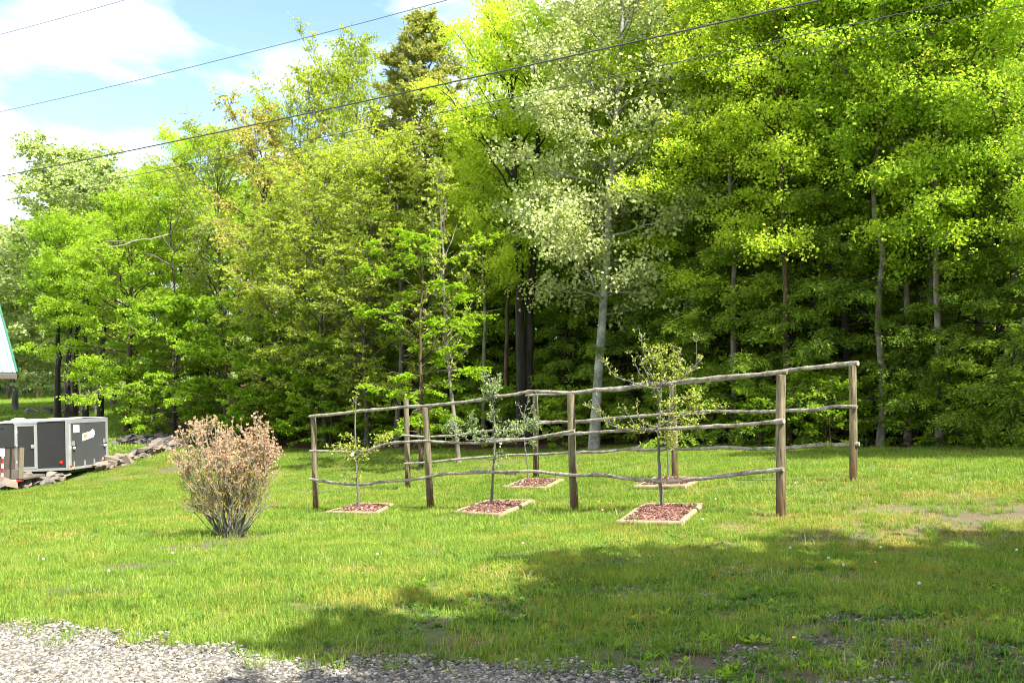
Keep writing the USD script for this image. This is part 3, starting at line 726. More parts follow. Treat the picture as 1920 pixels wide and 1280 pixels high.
proto("roadside_maple", "bark_grey", "leaf_roadside", seed=53, H=10, r0=0.2, cb=0.3, prof=sc(ROUND, 3.6), n_prim=70, elev=(8, 66), curve=-10, sec=2.2, sec_len=0.42, n_twig=4, twig_len=0.45, n_leaf=7, leaf=0.19, aspect=0.9, flat=0.5, hang=0.25)
proto("poplar_grey", "bark_grey", "leaf_poplar", seed=51, H=17, r0=0.22, cb=0.10, prof=sc(ROUND, 4.3), dens=1.6, n_prim=64, elev=(25, 70), curve=-6, sec=1.8, sec_len=0.42, n_twig=5, twig_len=0.55, n_leaf=9, leaf=0.15, aspect=0.9, flat=0.2, hang=0.3, planar=0.4)
proto("cedar", "bark_brown", "leaf_cedar", seed=61, H=16, r0=0.18, cb=0.12, prof=sc([(0, 1.0), (0.4, 1.0), (0.75, 0.7), (0.92, 0.38), (1, 0.1)], 2.1), n_prim=120, elev=(5, 55), curve=18, sec=3.2, sec_len=0.38, n_twig=6, twig_len=0.28, n_leaf=10, leaf=0.115, aspect=0.4, flat=0.1, hang=-0.2, planar=0.3)
for i in range(2):
    proto(f"hemlock_{'ab'[i]}", "bark_dark", "leaf_hemlock", seed=71 + i, H=11, r0=0.14, cb=0.03, prof=sc(CONE, 2.9), n_prim=90, elev=(-2, 36), curve=-34, sec=3.0, sec_len=0.36, n_twig=6, twig_len=0.30, n_leaf=8, leaf=0.13, aspect=0.34, flat=0.5, hang=0.3, jitter=0.6, planar=0.22)
proto("aspen_hero", "bark_aspen", "leaf_aspen", dens=2.0, seed=81, H=17.5, r0=0.145, cb=0.22, prof=sc([(0, 0.9), (0.3, 1.0), (0.6, 0.8), (1, 0.25)], 3.1), n_prim=76, elev=(0, 58), curve=14, sec=2.0, sec_len=0.46, n_twig=4, twig_len=0.7, n_leaf=9, jitter=1.5, leaf=0.094, aspect=0.9, flat=0.15, hang=0.25, bend=0.14, lean=(1.15, 0.0), planar=0.35)
proto("twin_maple", "bark_dark", "leaf_maple_yellow", seed=85, H=14, r0=0.235, cb=0.40, prof=sc(OVAL, 2.9), n_prim=56, elev=(20, 66), curve=-16, sec=2.2, sec_len=0.42, n_twig=6, twig_len=0.6, n_leaf=10, leaf=0.088, jitter=1.3, aspect=0.85, flat=0.42, hang=0.25, bend=0.4, stems=2, spread=0.30, planar=0.22)
proto("bronze_tree", "bark_dark", "leaf_bronze", seed=91, H=13, r0=0.13, cb=0.35, prof=sc(OVAL, 2.5), n_prim=44, elev=(25, 66), curve=-5, sec=2.2, sec_len=0.42, n_twig=4, twig_len=0.4, n_leaf=7, leaf=0.10, aspect=0.75, flat=0.25, hang=0.35, bend=0.8, lean=(-0.9, 0), show_twigs=True, planar=0.4)
proto("young_beech", "bark_brown", "leaf_fresh", seed=95, H=6.8, r0=0.07, cb=0.14, prof=sc(OVAL, 2.0), n_prim=30, elev=(8, 60), curve=-26, sec=2.4, sec_len=0.45, n_twig=4, twig_len=0.3, n_leaf=9, leaf=0.085, aspect=0.75, flat=0.55, hang=0.35, bend=0.3, planar=0.2)
proto("thin_sapling", "bark_pale", "leaf_birch", seed=97, H=8.3, r0=0.06, cb=0.25, prof=sc([(0, 0.8), (0.5, 1.0), (1, 0.2)], 1.1), n_prim=34, elev=(45, 65), curve=10, sec=1.6, sec_len=0.4, n_twig=2, twig_len=0.25, n_leaf=4, leaf=0.075, aspect=0.8, flat=0.2, hang=0.4, bend=0.3, lean=(-0.45, 0), show_twigs=True)
proto("edge_shrub", "bark_brown", "leaf_beech", seed=99, H=2.6, r0=0.03, cb=0.04, prof=sc(ROUND, 1.2), n_prim=34, elev=(8, 70), curve=-20, sec=3.0, sec_len=0.45, n_twig=4, twig_len=0.22, n_leaf=7, leaf=0.08, aspect=0.65, flat=0.5, hang=0.3, planar=0.25)


def tree(kind, px, d, H, label, name, cat="tree", group=None, rz=None, wid=None, x=None):
    """H: height in metres, or, when negative or over 20, the pixel row of the photograph that the top reaches"""
    path, H0, _ = PROTO[kind]
    X = (px - 960) / FPX * d if x is None else x
    p = on(X, d)
    if H < 0 or H > 20:
        H = at(px, H, d)[2] - p[2]
    o = UsdGeom.Xform.Define(stage, numbered(name))
    o.AddTranslateOp().Set(Gf.Vec3d(*map(float, p)))
    o.AddRotateZOp().Set(float((px * 37.7 + d * 91) % 360 if rz is None else rz))
    s = H / H0
    w = s if wid is None else wid if wid > 0.2 and x is None and kind != 'edge_shrub' else s * wid
    o.AddScaleOp().Set(Gf.Vec3f(float(w), float(w), float(s)))
    o.GetPrim().GetReferences().AddInternalReference(path)
    o.GetPrim().SetInstanceable(True)
    say(o.GetPrim(), label, cat, group)
    return p


# trees the photograph singles out
tree("aspen_hero", 1112, 29, 17.5, "tall pale grey trunk with silvery leaves, tallest in the middle of the woods", "aspen_tree", rz=0)
tree("twin_maple", 985, 32, 48, "dark double trunk with yellow-green crown just left of the pale grey trunk", "maple_tree", rz=0, wid=0.82)
tree("cedar", 795, 37.5, 30, "dark olive evergreen with pointed top rising against the sky", "cedar_tree", rz=20, wid=1.25)
tree("bronze_tree", 505, 42, 225, "slender dark leaning trunk with bronze and orange young leaves", "birch_tree", rz=0, wid=1.0)
tree("beech_spreading", 240, 46, 395, "broad bright green tree with low spreading boughs right behind the black trailer", "beech_tree", rz=60, wid=0.92)
tree("poplar_grey", 140, 60, 300, "grey-green poplar, farthest left of the tall crowns against the clouds", "poplar_tree", rz=10, wid=1.1)
tree("young_beech", 790, 28.5, 440, "young tree with thin brown trunk and drooping fresh green sprays behind the second front post", "young_tree", rz=140)
tree("thin_sapling", 862, 29, 310, "thin almost leafless sapling with a few yellow-green leaves", "sapling", rz=0)
tree("slender_maple", 1645, 24.6, 14.5, "slim pale trunk leaning left behind the right end post", "slender_tree", rz=10)

# fine light green birches, left of the middle
for px, d, H, lab in ((112, 54, 420, "dark slender trunk, leftmost of the cluster above the black trailer's roof"), (127, 53, 430, "dark slender trunk, second from the left above the black trailer's roof"), (141, 55, 440, "dark slender trunk, third from the left above the black trailer's roof"),
                      (163, 53, 450, "dark slender trunk, fourth from the left above the black trailer's roof"), (188, 52, 440, "dark slender trunk, rightmost of the cluster above the black trailer's roof")):
    tree("dark_trunk_tree", px, d, H, lab, "slender_tree")
for px, d, H, w, lab in ((655, 44, 95, 0.95, "tall airy pale green birch directly left of the pointed evergreen"), (745, 35, 268, 0.85, "pale green birch crown low in front of the pointed evergreen"), (575, 44, 160, 0.9, "light green birch right of the bronze-leaved tree"),
                         (610, 37.5, 300, 0.9, "twiggy light green birch at the lawn edge, behind the left end post"), (690, 36, 350, 0.8, "twiggy light green birch behind the gap between left end post and second post"), (945, 46, -30, 0.7, "sparse airy birch top left of the pale trunk, thin against the white cloud"), (415, 46, 262, 0.9, "yellowish green birch left of the bronze-leaved tree"), (520, 39, 400, 0.8, "light green birch in front of the bronze-leaved tree's trunk")):
    tree("birch_a" if int(px) % 4 else "birch_b", px, d, H, lab, "birch_tree", wid=w)
# left side behind the trailer and the shrub
for kind, px, d, H, w, lab, nm in (("maple_b", 378, 54, 260, 0.8, "mid green tree with a rounded top standing between poplar and birches", "maple_tree"), ("cedar", 335, 55, 292, 0.9, "dull brown-green evergreen half hidden behind the bright spreading tree", "cedar_tree"),
                                ("beech_low", 420, 41, 560, None, "bright green low tree directly behind the pinkish shrub", "beech_tree"), ("beech_low", 330, 44, 560, None, "bright green low tree above the stone wall's far end", "beech_tree"),
                                ("beech_low", 520, 39, 600, None, "fresh green low tree behind the left end post", "beech_tree"), ("beech_low", 620, 37, 640, None, "fresh green low tree overhanging the lawn left of the second front post", "beech_tree"),
                                ("maple_c", 290, 56, 335, 0.8, "green tree peeping over the spreading bright green tree", "maple_tree"), ("poplar_grey", 30, 66, 440, 0.9, "grey-green poplar rising over the green metal roof", "poplar_tree"),
                                ("poplar_grey", 215, 63, 350, 0.8, "smaller grey-green poplar between the tallest poplar and the spreading bright green tree", "poplar_tree"),
                                ("maple_b", 170, 66, 480, 0.8, "dark trunked tree at the edge of the far lawn", "maple_tree")):
    tree(kind, px, d, H, lab, nm, wid=w)
# right side: front row with crowns running out of the picture
for kind, px, d, H, lab, nm in (("maple_a", 1345, 29, -40, "yellow-green maple to the right of the pale grey trunk", "maple_tree"), ("maple_a", 1480, 26.5, -140, "yellow-green maple with slim brown trunk above the rear trellis", "maple_tree"), ("maple_c", 1690, 26, -180, "green maple with forked grey trunk between end post and right edge", "maple_tree"),
                                ("maple_b", 1755, 24.5, -260, "bright green maple with thick dark trunk near the right edge", "maple_tree"), ("maple_b", 1905, 23.5, -220, "green maple with dark trunk at the picture's right edge", "maple_tree"), ("maple_c", 1235, 31.5, 60, "mid green maple half hidden by the pale grey trunk's leaves", "maple_tree"),
                                ("maple_a", 1580, 28.5, -160, "yellow-green maple between the slim brown trunk and the slim pale trunk", "maple_tree"), ("maple_a", 1045, 36, 150, "yellow-green maple top behind the dark double trunk", "maple_tree"), ("maple_b", 905, 37, 250, "mid green tree between the evergreen and the dark double trunk", "maple_tree")):
    tree(kind, px, d, H, lab, nm)
for px, d, H, lab, rz in ((1478, 25.6, -60, "slim straight brown trunk rising behind the right front post", 0), (1372, 27.2, -20, "slim dark trunk rising left of the slim brown trunk", 40), (1700, 24.6, -90, "slim grey trunk, left of the two close together right of the end post", 90), (1722, 25.2, -90, "slim grey trunk, right of the two close together right of the end post", 200),
                         (1760, 23.8, -160, "thickest dark straight trunk near the right edge", 130), (1560, 27.0, -60, "thin trunk between the slim brown trunk and the right end post", 300), (1840, 24.4, -100, "thin dark trunk between the thickest one and the right edge", 250), (1250, 29.0, 0, "thin dark trunk right of the pale grey one", 20), (905, 33.5, 260, "thin trunk left of the dark double trunk", 60), (955, 33.0, 200, "thin pale trunk close to the dark double trunk", 100)):
    tree("straight_tree_a" if (px // 2) % 2 else "straight_tree_b", px, d, H, lab, "slender_tree", rz=rz)
# hemlocks: feathery dark boughs low down
for px, d, H, where in ((1215, 30, 8.5, "just right of the pale grey trunk's foot"), (1300, 28.8, 7.0, "behind the largest young tree's right side"), (1385, 27.6, 8.8, "behind the middle of the gap left of the right front post"), (1530, 26.2, 7.6, "behind the gap between right front post and right end post"), (1440, 29, 10.5, "directly behind the right front post"),
                        (1590, 25.6, 9.2, "directly behind the right end post"), (1720, 24.8, 6.0, "low, a little right of the leaning slim pale trunk"), (1800, 24.2, 7.2, "above the worn ground on the right"), (1880, 23.8, 8.2, "close to the picture's right edge"), (1985, 22.5, 8.0, "half cut off by the picture's right edge"), (1660, 28, 9.8, "behind the leaning slim pale trunk"), (1770, 27.5, 10.0, "behind the thickest dark trunk near the right edge"),
                        (1060, 33, 8.0, "between the dark double trunk and the pale grey trunk"), (930, 35.5, 7.8, "left of the dark double trunk"), (1170, 34, 10, "behind the pale grey trunk"),
                        (560, 41, 6.0, "behind the left end post of the front trellis"), (660, 39.5, 6.5, "behind the leftmost bed's thin tree"), (750, 37.5, 7.0, "behind the left end post of the rear trellis"), (840, 35, 5.8, "behind the almost leafless sapling"), (480, 44, 6.5, "behind the lone shrub's right side"), (880, 38, 8.0, "deeper in the shade right of the almost leafless sapling"), (390, 47, 6, "behind the lone shrub's left side")):
    tree("hemlock_a" if (px // 5) % 2 else "hemlock_b", px, d, H, "dark drooping hemlock " + where, "hemlock_tree", group="hemlocks at the edge of the woods")
# the woods behind: rows of tall trunks and crowns
g2 = np.random.default_rng(5)
kinds = ["maple_b", "maple_c", "slender_maple", "maple_a", "hemlock_a"]
WL = "tall leafy tree standing deep in the woods behind the front row"
for d, x0, x1, step in ((34, 5, 22, 2.6), (39, -4, 25, 2.7), (45, -9, 28, 3.0), (52, -12, 32, 3.4), (60, -16, 36, 4.0)):
    for x in np.arange(x0, x1, step):
        xx = x + g2.normal(0, 0.6); dd = d + g2.normal(0, 1.2)
        if behind_edge(xx, dd) < 2.0:
            continue
        k = kinds[g2.integers(0, 5)]
        px = 960 + xx / dd * FPX
        py = np.interp(px, [300, 420, 560, 700, 850, 920, 1000, 1080, 1180, 1300, 1500], [400, 350, 310, 300, 290, 270, 230, 180, 60, -40, -150]) + g2.uniform(0, 60)
        tree(k, px, dd, (at(px, py, dd)[2] - float(hgt(np.array([xx]), np.array([dd]))[0])) * (0.7 if k == "hemlock_a" else 1), WL, "woodland_tree", group="trees deep in the woods")
UL = "low leafy understory tree in the shade beneath the taller woodland trees"
for d, x0, x1, step in ((30, 5, 17, 2.3), (36.5, -3, 20, 2.4), (44, -9, 25, 2.8), (54, -15, 32, 3.2)):
    for x in np.arange(x0, x1, step):
        xx = x + g2.normal(0, 0.6); dd = d + g2.normal(0, 1.0)
        if behind_edge(xx, dd) < 1.5:
            continue
        tree(("understory_tree", "hemlock_b", "understory_tree", "hemlock_a")[g2.integers(0, 4)], 960 + xx / dd * FPX, dd, g2.uniform(4.5, 7.5), UL, "understory_tree", group="understory trees in the woods")
# beyond the far lawn
FL = "tree in the row closing off the far lawn on the left"
for px, d, H in ((-75, 100, 9), (-35, 101, 8), (0, 100, 8), (28, 102, 7), (55, 99, 8), (82, 101, 7), (108, 100, 8), (140, 99, 8), (170, 98, 8), (205, 98, 8), (-60, 92, 15), (-10, 95, 13), (15, 92, 14), (40, 94, 12), (72, 91, 13), (95, 96, 13), (125, 93, 15), (150, 90, 12), (185, 92, 14), (230, 88, 13), (-110, 90, 15)):
    tree(("maple_b", "slender_maple", "maple_c")[int(px + 200) % 3] if H > 10 else "understory_tree", px, d, H, FL, "far_tree", group="row of trees beyond the far lawn")
for px, d, H, where in ((1255, 27.5, 1.6, "behind the right rear bed"), (1420, 25.6, 1.5, "seen left of the right front post"), (1500, 25.4, 1.8, "seen right of the right front post"), (1560, 24.6, 1.6, "seen left of the right end post"), (1700, 24.2, 1.5, "right of the leaning slim pale trunk's foot"), (1790, 23.6, 1.9, "above the worn ground on the right"), (1860, 23.2, 1.4, "second from the right edge"),
                        (1060, 30.5, 1.7, "left of the pale grey trunk's foot"), (930, 32.5, 1.9, "left of the dark double trunk's foot"), (700, 35.8, 1.8, "behind the leftmost bed"), (590, 37.0, 2.4, "behind the left end post"), (480, 38.6, 2.2, "peeping out right of the lone shrub"), (380, 41.8, 2.4, "behind the lone shrub"), (300, 44.5, 2.6, "behind the far end of the stone wall"), (270, 46.5, 2.6, "right of the black trailer's rear corner"),
                        (820, 33.8, 1.6, "behind the second front post"), (1150, 30.4, 1.5, "right of the pale grey trunk's foot"), (1940, 22.4, 1.6, "cut by the right edge of the picture"), (1340, 27.6, 2.0, "behind the nearest bed's right side, under the dark boughs"), (1630, 25.6, 2.0, "at the foot of the leaning slim pale trunk")):
    tree("edge_shrub", px, d, H, "leafy low woodland bush " + where, "woodland_bush", cat="bush", group="bushes along the edge of the woods", wid=1.15)

for x, y, H in ((11.4, 18.6, 8.5), (13.4, 17.2, 9.0)):
    tree("maple_b", 960 + x / y * FPX, y, H, "green maple just outside the right edge, shading the lawn behind the trellis", "maple_tree", group="maples outside the right edge", x=x)

# trees beside the photographer, right of the picture: their crowns shade the foreground turf
SH = "maple beside the driveway to the right, its crown shading the foreground turf"
for k, (x, y, H, w) in enumerate(((5.5, 1.25, 8.8, 0.80), (7.5, 2.6, 9.5, 0.95), (9.9, 3.3, 9.5, 0.85), (7.0, 0.3, 9.4, 1.0), (10, 0.8, 9.5, 1.0), (5.8, -0.4, 8.4, 0.9), (7.4, -2.0, 9.6, 1.0))):
    tree("roadside_maple", 960 + 100 * k, y, H, SH, "roadside_tree", group="maples beside the driveway", x=x, wid=w)

# ------------------------------------------------------------------ trellises
def post(parent, px_top, py_top, px_bot, py_bot, d, r, seed):
    g = np.random.default_rng(seed)
    b = at(px_bot, py_bot, d); t = at(px_top, py_top, d)
    b = b + (b - t) / np.linalg.norm(b - t) * 0.35
    P = resample([b, t], 14)
    P[:, :2] += np.cumsum(g.normal(0, 0.0025, (14, 2)), 0)
    R = r * (1.04 - 0.1 * np.linspace(0, 1, 14)) * (1 + g.normal(0, 0.012, 14))
    v, f, n = tubes(P, R, 14, caps=True)
    hh = np.linalg.norm(v - b, axis=1) - 0.35
    raw(numbered("post", parent), v, f, M["post_wood"], n, {"damp": np.clip(1.0 - hh / 0.75 + 0.3 * noise2(v[:, 0] * 4, v[:, 2], 2.0, seed), 0, 1)})
    return t, b


def rail(parent, pts, r0, r1, seed, wob=0.022):
    g = np.random.default_rng(seed)
    pts = np.array(pts)
    n = max(14, int(np.linalg.norm(pts[-1] - pts[0]) / 0.09))
    P = resample(pts, n)
    k = np.linspace(0, 1, n)
    for ax in range(3):
        P[:, ax] += wob * np.interp(k, np.linspace(0, 1, 9), g.normal(0, 1, 9)) + 0.2 * wob * g.normal(0, 1, n)
    # smooth a little
    P[1:-1] = 0.5 * P[1:-1] + 0.25 * (P[:-2] + P[2:])
    R = 0.9 * np.linspace(r0, r1, n) * (1 + 0.07 * g.normal(0, 1, n) + 0.35 * (g.random(n) < 0.07))
    v = tubes(P, R, 9, caps=True)
    part(parent, "rail", v, M["rail_bark"])
    # side twig stubs
    return P


front = thing("espalier_trellis", "front rustic trellis of four posts with knobbly pole rails, nearest the camera", "trellis")
D1, D2, D3, D4 = 19.4, 17.4, 15.3, 12.65
for (a, b, c, e, d, r, s) in ((588, 783, 592, 957, D1, 0.056, 1), (797, 764, 807, 956, D2, 0.062, 2), (1070, 739, 1077, 960, D3, 0.062, 3), (1467, 703, 1465, 969, D4, 0.062, 4)):
    post(front, a, b, c, e, d, r, s)


def dline(px, P=((588, D1), (800, D2), (1074, D3), (1466, D4))):
    """distance of the trellis line at a pixel column"""
    # the line is straight in plan: interpolate 1/d linearly in px
    return 1.0 / np.interp(px, [p[0] for p in P], [1 / p[1] for p in P], left=1 / P[0][1], right=1 / P[-1][1])


def rail_px(parent, pxs, r0, r1, seed, off=-0.085, line=dline, wob=0.016):
    pts = []
    for px, py in pxs:
        d = float(line(px)) + off
        pts.append(at(px, py, d))
    return rail(parent, pts, r0, r1, seed, wob)


rail_px(front, [(581, 781), (650, 775), (740, 766), (800, 761), (900, 748), (976, 736)], 0.034, 0.026, 11, off=0.0)
rail_px(front, [(925, 744), (980, 735), (1070, 736), (1160, 726), (1250, 716)], 0.026, 0.036, 12, off=0.0)
rail_px(front, [(1190, 723), (1290, 714), (1390, 703), (1476, 698)], 0.024, 0.034, 13, off=0.0)
rail_px(front, [(580, 844), (625, 846), (680, 845), (730, 832), (800, 829), (900, 830), (985, 823), (1075, 808)], 0.024, 0.027, 14)
rail_px(front, [(890, 819), (930, 823), (985, 823), (1060, 812), (1150, 809), (1240, 806), (1330, 802), (1420, 796), (1472, 793)], 0.022, 0.03, 15, off=-0.07)
rail_px(front, [(582, 901), (620, 904), (670, 905), (740, 898), (800, 893), (835, 886), (900, 887), (970, 885)], 0.03, 0.026, 16)
rail_px(front, [(880, 886), (1000, 885), (1075, 888), (1130, 890), (1190, 898), (1250, 901), (1310, 897), (1380, 889), (1470, 879)], 0.026, 0.033, 17, off=-0.08)

rear = thing("espalier_trellis", "rear rustic trellis with taller right end post, standing farther back on the lawn", "trellis")
E1, E2, E3, E4 = 23.0, 20.9, 18.5, 15.6
for (a, b, c, e, d, r, s) in ((762, 748, 765, 917, E1, 0.062, 5), (1004, 740, 1005, 897, E2, 0.06, 6), (1263, 719, 1266, 897, E3, 0.06, 7), (1601, 685, 1602, 902, E4, 0.062, 8)):
    post(rear, a, b, c, e, d, r, s)


def eline(px):
    return dline(px, ((763, E1), (1005, E2), (1265, E3), (1602, E4)))


rail_px(rear, [(985, 741), (1100, 733), (1265, 717), (1380, 706), (1475, 697), (1540, 690), (1608, 682)], 0.028, 0.04, 21, off=0.0, line=eline)
rail_px(rear, [(756, 818), (800, 819), (880, 814), (980, 802), (1020, 793), (1100, 789), (1170, 782)], 0.027, 0.024, 22, line=eline)
rail_px(rear, [(1005, 792), (1160, 783), (1263, 777), (1340, 771), (1440, 772), (1530, 768), (1570, 759), (1605, 761)], 0.026, 0.033, 23, line=eline)
rail_px(rear, [(757, 868), (810, 865), (900, 857), (990, 853), (1050, 849), (1120, 846), (1200, 840)], 0.028, 0.025, 24, line=eline)
rail_px(rear, [(1080, 849), (1180, 842), (1265, 842), (1350, 836), (1400, 842), (1460, 843), (1530, 836), (1606, 831)], 0.026, 0.035, 25, line=eline)

# ------------------------------------------------------------------ planting beds with log edging
fd = unit(np.array([at(592, 957, D1)[0] - at(1465, 969, D4)[0], D1 - D4]))      # along the trellis
nd = np.array([-fd[1], fd[0]])
nd = nd if nd[1] > 0 else -nd


def bed(corners, label, seed):
    """corners: front left, front right, back right, back left as seen in the photograph"""
    g = np.random.default_rng(seed)
    Q = np.array([gnd(*c) for c in corners])
    c = Q.mean(0)
    path = thing("planting_bed", label, "planting bed", c)
    Q = Q - c
    R = 0.042
    inw = np.array([unit(-q * [1, 1, 0]) for q in Q])

    def lift(p):
        return np.array([p[0], p[1], float(hgt(np.array([p[0] + c[0]]), np.array([p[1] + c[1]]))[0]) - c[2] + R * 0.85])
    C = [q + w * R * 1.2 for q, w in zip(Q, inw)]
    for k in range(4):
        p, q = C[k], C[(k + 1) % 4]
        dv = unit((q - p) * [1, 1, 0])
        p2, q2 = (p - dv * R, q + dv * R) if k % 2 == 0 else (p + dv * (R + 0.006), q - dv * (R + 0.006))
        P = resample([lift(p2), lift(q2)], 9) + g.normal(0, 0.003, (9, 3)) + np.array([0, 0, g.uniform(0, 0.01)])
        part(path, "log", tubes(P, R * (1 + g.normal(0, 0.03, 9)), 12, caps=True), M["log_edge"])
    n = 11
    u, v = np.meshgrid(np.linspace(0, 1, n), np.linspace(0, 1, n))
    I4 = [q + w * R * 1.9 for q, w in zip(Q, inw)]

    def surf(u, v):
        p = (I4[0][None] * ((1 - u) * (1 - v))[:, None] + I4[1][None] * (u * (1 - v))[:, None] + I4[2][None] * (u * v)[:, None] + I4[3][None] * ((1 - u) * v)[:, None])
        z = hgt(p[:, 0] + c[0], p[:, 1] + c[1]) - c[2] + 0.055 + 0.05 * np.sin(u * math.pi) * np.sin(v * math.pi)
        return np.column_stack([p[:, :2], z])
    ii = np.arange(n * n).reshape(n, n)
    quad = np.stack([ii[:-1, :-1], ii[:-1, 1:], ii[1:, 1:], ii[1:, :-1]], -1).reshape(-1, 4)
    sheet = (surf(u.ravel(), v.ravel()), np.vstack([quad[:, [0, 1, 2]], quad[:, [0, 2, 3]]]))
    m = 1500
    cp = surf(g.uniform(0.02, 0.98, m), g.uniform(0.02, 0.98, m)) + np.column_stack([np.zeros((m, 2)), g.uniform(0.003, 0.022, m)])
    A = rv(g, m); A[:, 2] *= 0.35; A = unit(A)
    N = unit(np.array([0, 0, 1.0]) + rv(g, m) * 0.6); N = unit(N - A * (N * A).sum(1, keepdims=True))
    Ls = g.uniform(0.02, 0.065, m)
    chips = leaves(cp - A * (Ls / 2)[:, None], A, N, Ls, Ls * g.uniform(0.3, 0.6, m), 0.3)
    part(path, "mulch", merge([sheet, chips]), M["mulch"], kind="stuff")
    return c


bed([(610, 966), (705, 968), (738, 951), (668, 950)], "small mulched bed with log edging, leftmost of the front row", 1)
bed([(848, 967), (937, 973), (1001, 944), (914, 944)], "mulched bed with log edging, middle one of the front row", 2)
bed([(1158, 987), (1276, 990), (1318, 952), (1208, 952)], "mulched bed with log edging, nearest the camera in the front row", 3)
bed([(943, 919), (1022, 921), (1058, 904), (988, 902)], "small mulched bed with log edging in the rear row, the left one", 4)
bed([(1190, 919), (1284, 917), (1321, 902), (1228, 901)], "small mulched bed with log edging in the rear row, the right one", 5)


# ------------------------------------------------------------------ young trees in the beds
def fruit(name, label, trunk, branches, d, rt, leafm, dens, seed, leaf=0.035, barkm="bark_grey", tag=None, fol=()):
    """trunk and branches measured on the photograph, standing in the trellis plane at distance d, with depth of their own"""
    g = np.random.default_rng(seed)
    base = at(*trunk[0], d)
    path = thing(name, label, "young tree", base)

    def lift(pl, wob, dep):
        P = np.array([at(px, py, d) for px, py in pl]) - base
        P = resample(P, max(6, 3 * len(pl)))
        n = len(P); k = np.linspace(0, 1, n)
        P[:, 1] += dep * k ** 1.2 + wob * np.cumsum(g.normal(0, 0.3, n))
        P[:, 0] += wob * 0.4 * g.normal(0, 1, n) * (k > 0)
        return P
    T0 = lift(trunk, 0.006, 0.0)
    part(path, "trunk", tubes(T0, np.linspace(rt, rt * 0.45, len(T0)) * (1 + 0.04 * g.normal(0, 1, len(T0))), 8, caps=True), M[barkm])
    allB, allD, tubesB, skel = [], [], [], [T0[3:]]
    for pl, lf in branches:
        dep = g.uniform(-0.35, 0.35)
        P = lift(pl, 0.012, dep)
        # begin on the trunk
        j = np.argmin(np.linalg.norm(T0[:, [0, 2]] - P[0, [0, 2]], axis=1)); P[0] = T0[j]
        skel.append(P)
        tubesB.append(tubes(P, np.linspace(rt * 0.42, rt * 0.14, len(P)), 5))
        ln = np.linalg.norm(np.diff(P, axis=0), axis=1).sum()
        # short spurs with leaves
        m = max(3, int(ln * 22))
        s = g.uniform(0.12, 1.0, m) * (len(P) - 1); i0 = np.minimum(s.astype(int), len(P) - 2); fr = (s - i0)[:, None]
        b = P[i0] * (1 - fr) + P[i0 + 1] * fr
        dirs = unit(rv(g, m) + np.array([0, 0, 0.5]))
        sl = g.uniform(0.02, 0.10, m)
        tubesB.append(tubes(np.stack([b, b + dirs * sl[:, None]], 1), np.full((m, 2), 0.0035), 3))
        o = np.repeat(np.arange(m), max(1, int(dens * lf)))
        allB.append(b[o] + dirs[o] * (sl[o] * g.uniform(0.3, 1.2, len(o)))[:, None] + g.normal(0, 0.012, (len(o), 3))); allD.append(dirs[o])
    for (fx, fy, frx, fry, n) in fol:      # leafy clusters on twiglets round a point
        c = at(fx, fy, d) - base
        m = max(4, n // 10)
        q = rv(g, m) * (g.random((m, 1)) ** 0.4)
        tipp = c + q * np.array([frx, min(frx, fry) * 0.9, fry]) * d / FPX
        SK = np.vstack(skel)
        j = np.argmin(np.linalg.norm(SK[None] - tipp[:, None], axis=2) + 1.2 * np.maximum(SK[None, :, 2] - tipp[:, None, 2], 0), axis=1)
        root = SK[j]
        midp = root * 0.45 + tipp * 0.55 + rv(g, m) * 0.02
        tubesB.append(tubes(np.stack([root, midp, tipp], 1), np.repeat([[0.008, 0.006, 0.003]], m, 0), 3))
        o = np.repeat(np.arange(m), 10)
        allB.append(tipp[o] + (midp - tipp)[o] * g.uniform(0, 0.5, (len(o), 1)) + g.normal(0, 0.03, (len(o), 3))); allD.append(unit(rv(g, len(o)) + [0, 0, 0.4]))
    part(path, "branches", merge(tubesB), M[barkm])
    B = np.vstack(allB); D = np.vstack(allD); n = len(B)
    A = unit(D + rv(g, n) * 0.9); N = unit(np.array([0, 0, 0.7]) + rv(g, n)); N = unit(N - A * (N * A).sum(1, keepdims=True))
    Ls = leaf * g.uniform(0.6, 1.35, n)
    part(path, "leaves", leaves(B, A, N, Ls, Ls * g.uniform(0.45, 0.7, n)), M[leafm], kind="stuff")
    if tag:
        p = at(*tag, d) - base
        b = trimesh.creation.box([0.05, 0.004, 0.10]); b.apply_transform(trimesh.transformations.rotation_matrix(0.3, [0, 1, 0])); b.apply_translation(p + [0, -0.05, 0])
        tpart(path, "tag", b, M["white_plastic"])


